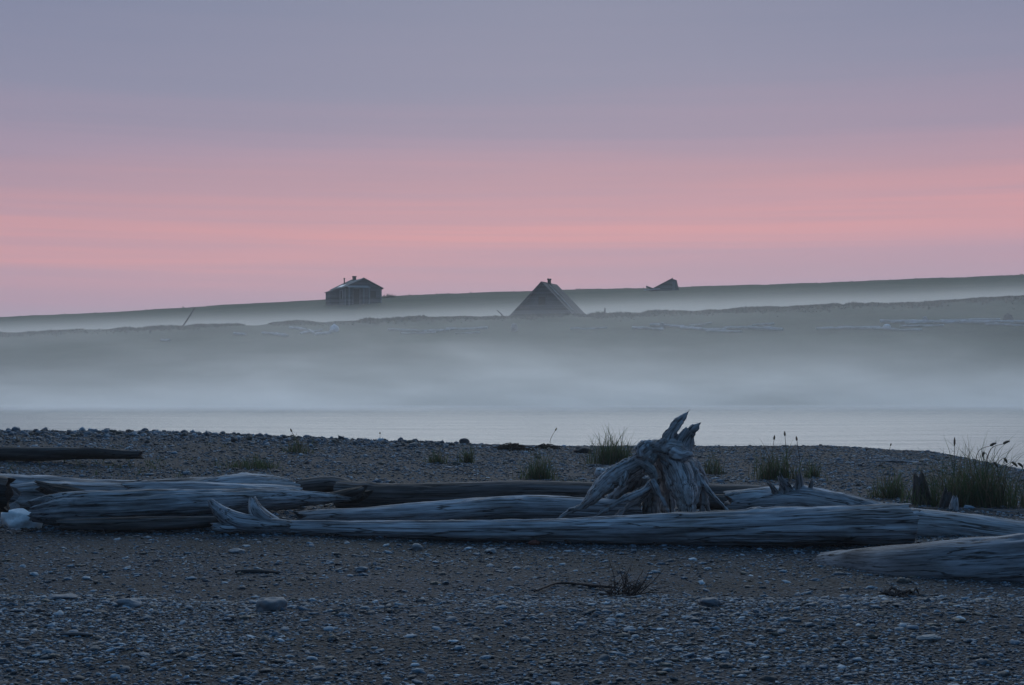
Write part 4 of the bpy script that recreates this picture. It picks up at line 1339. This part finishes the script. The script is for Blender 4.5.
for i, (g, ax, ay, bx, by, r_) in enumerate(FAR):
    A, B = lhit(ax, ay, 101, 137.5), lhit(bx, by, 101, 137.5)
    if abs(A.y - B.y) > 6: B = Vector((B.x * A.y / B.y, A.y + 2, 0))
    P_ = []
    for t in np.linspace(0, 1, 6):
        q = A.lerp(B, float(t)); P_.append((q.x, q.y, lz(q.x, q.y) + r_ * 0.8))
    arr = log_arrays(P_, [r_ * random.uniform(.7, 1.15) for _ in P_], 60 + i, 24, 10, 0.25, 0.05)
    log_obj('bleached_log', arr, 'drift_white', NAMES[g][0], 'driftwood', NAMES[g][1])


def far_lump(px, py, wpx, hpx, label, mat, seed, name='driftwood_stump', cat='stump'):
    p = lhit(px, py, 101, 139); s = p.y / F
    V0, T0 = ico(3)
    k = 1 + 0.5 * fbm(V0[:, 0] * 1.6 + seed, V0[:, 1] * 1.6, V0[:, 2] * 1.6, 3)
    V = V0 * k[:, None] * np.array([wpx / 2 * s, wpx / 2.5 * s, hpx / 2 * s * 1.2])
    o = link(name, np_mesh(name, V, T0, attrs={'grain': V}), M[mat], smooth=True)
    o.location = (p.x, p.y, lz(p.x, p.y) + hpx / 2 * s * .7)
    tag(o, label, cat)


far_lump(334, 332, 9, 8, 'whitest upright driftwood stump on the far bank below the cabin', 'whiterock', 2)
far_lump(514, 331, 7, 8, 'small grey stump on the far bank below the sod house', 'drift', 3)
far_lump(662, 327, 5, 5, 'little pale stump at the left end of the strand below the collapsed shed', 'drift_pale', 4)
far_lump(887, 328, 7, 4, 'bright pale lump under the driftwood strand at right', 'whiterock', 5)
far_lump(925, 321, 5, 5, 'pale stub standing above the driftwood strand at right', 'drift_pale', 6)
far_lump(1008, 321, 9, 8, 'dark root stump in the driftwood strand near the right edge', 'drift_dark', 7)


# ------------------------------------------------------------------ mist and haze
def vol_mat(name, color, aniso, dens_fn):
    s = NT(name)
    pv = s.n('ShaderNodeVolumePrincipled')
    pv.inputs['Color'].default_value = (*color, 1); pv.inputs['Anisotropy'].default_value = aniso
    d = dens_fn(s)
    s.val(d, pv.inputs['Density'])
    o = s.n('ShaderNodeOutputMaterial'); s.l(pv.outputs[0], o.inputs['Volume'])
    return s.m


def low_mist(s):
    p = s.n('ShaderNodeNewGeometry').outputs['Position']
    sp = s.n('ShaderNodeSeparateXYZ'); s.l(p, sp.inputs[0])
    n = s.noise(s.mapping(p, (0.03, 0.045, 0.16)), 1.0, 4, 0.6, 0.6)
    n2 = s.noise(s.mapping(p, (0.09, 0.12, 0.42), (4, 2, 9)), 1.0, 4, 0.6, 0.8)
    lift = s.math('ADD', s.math('MULTIPLY', s.math('SUBTRACT', n, 0.5), -7.5), s.math('MULTIPLY', s.math('SUBTRACT', n2, 0.5), -4.5))
    zz = s.math('ADD', s.math('ADD', sp.outputs[2], 0.3), lift)
    f = s.math('EXPONENT', s.math('DIVIDE', s.math('MAXIMUM', zz, -1.2), -LM_H))
    zt = s.math('SUBTRACT', sp.outputs[2], s.math('MULTIPLY', sp.outputs[0], 0.035))
    top = s.maprange(zt, 8.9, 6.2)
    lip = s.math('MULTIPLY', s.maprange(sp.outputs[1], 114.0, 136.0), s.maprange(n2, 0.25, 0.7, 0.35, 1.3))
    f = s.math('ADD', f, s.math('ADD', s.math('MULTIPLY', lip, LM_L), LM_B))
    near = s.maprange(sp.outputs[1], 78.0, 96.0)
    return s.math('MULTIPLY', s.math('MULTIPLY', f, top), s.math('MULTIPLY', near, LM_D))


def high_mist(s):
    p = s.n('ShaderNodeNewGeometry').outputs['Position']
    sp = s.n('ShaderNodeSeparateXYZ'); s.l(p, sp.inputs[0])
    zz = s.math('SUBTRACT', sp.outputs[2], s.math('MULTIPLY', sp.outputs[0], HM_K))
    n = s.noise(s.mapping(p, (0.02, 0.03, 0.2)), 1.0, 3, 0.5)
    zz = s.math('ADD', zz, s.math('MULTIPLY', s.math('SUBTRACT', n, 0.5), -1.2))
    f = s.maprange(zz, HM_1, HM_0)
    near = s.math('MULTIPLY', s.maprange(sp.outputs[1], 140.0, 152.0), s.maprange(sp.outputs[1], 216.0, 196.0))
    return s.math('MULTIPLY', s.math('MULTIPLY', f, near), HM_D)


LM_H, LM_D, LM_B, LM_L = 1.55, 0.17, 0.010, 0.055
HM_K = 0.036
HM_0, HM_1, HM_D = 8.0, 10.4, 0.022
m = MB(); k_ = 0.035; m.hexa([(-190, 78, -.4), (190, 78, -.4), (190, 139.4, -.4), (-190, 139.4, -.4)], [(-190, 78, 9.0 - 190 * k_), (190, 78, 9.0 + 190 * k_), (190, 139.4, 9.0 + 190 * k_), (-190, 139.4, 9.0 - 190 * k_)])
o = m.build('low_mist', vol_mat('lagoon_mist', (0.96, 0.975, 0.985), 0.6, low_mist)); tag(o, kind='stuff'); o.data.materials[0].cycles.volume_step_rate = 0.35
m = MB(); k_ = HM_K
m.hexa([(-190, 139.5, -190 * k_ + 3), (190, 139.5, 190 * k_ + 3), (190, 224, 190 * k_ + 3), (-190, 224, -190 * k_ + 3)],
       [(-190, 139.5, -190 * k_ + 13), (190, 139.5, 190 * k_ + 13), (190, 224, 190 * k_ + 13), (-190, 224, -190 * k_ + 13)])
o = m.build('hill_mist', vol_mat('hollow_mist', (0.96, 0.975, 0.985), 0.6, high_mist)); tag(o, kind='stuff'); o.data.materials[0].cycles.volume_step_rate = 0.35
HAZE_D = 0.0007
m = MB(); m.box(-310, 310, -65, 430, -3.0, 32)
o = m.build('haze', vol_mat('thin_haze', (0.96, 0.975, 0.985), 0.3, lambda s: HAZE_D)); tag(o, kind='stuff')

# ------------------------------------------------------------------ render settings
SC.render.engine = 'CYCLES'
SC.cycles.use_denoising = True
SC.cycles.max_bounces = 10
SC.cycles.volume_bounces = 8
SC.cycles.diffuse_bounces = 3
SC.cycles.glossy_bounces = 3
SC.cycles.volume_max_steps = 256
SC.view_settings.view_transform = 'Standard'
SC.view_settings.look = 'None'
SC.view_settings.exposure = 0.0
SC.view_settings.gamma = 1.0
SC.view_settings.use_curve_mapping = False
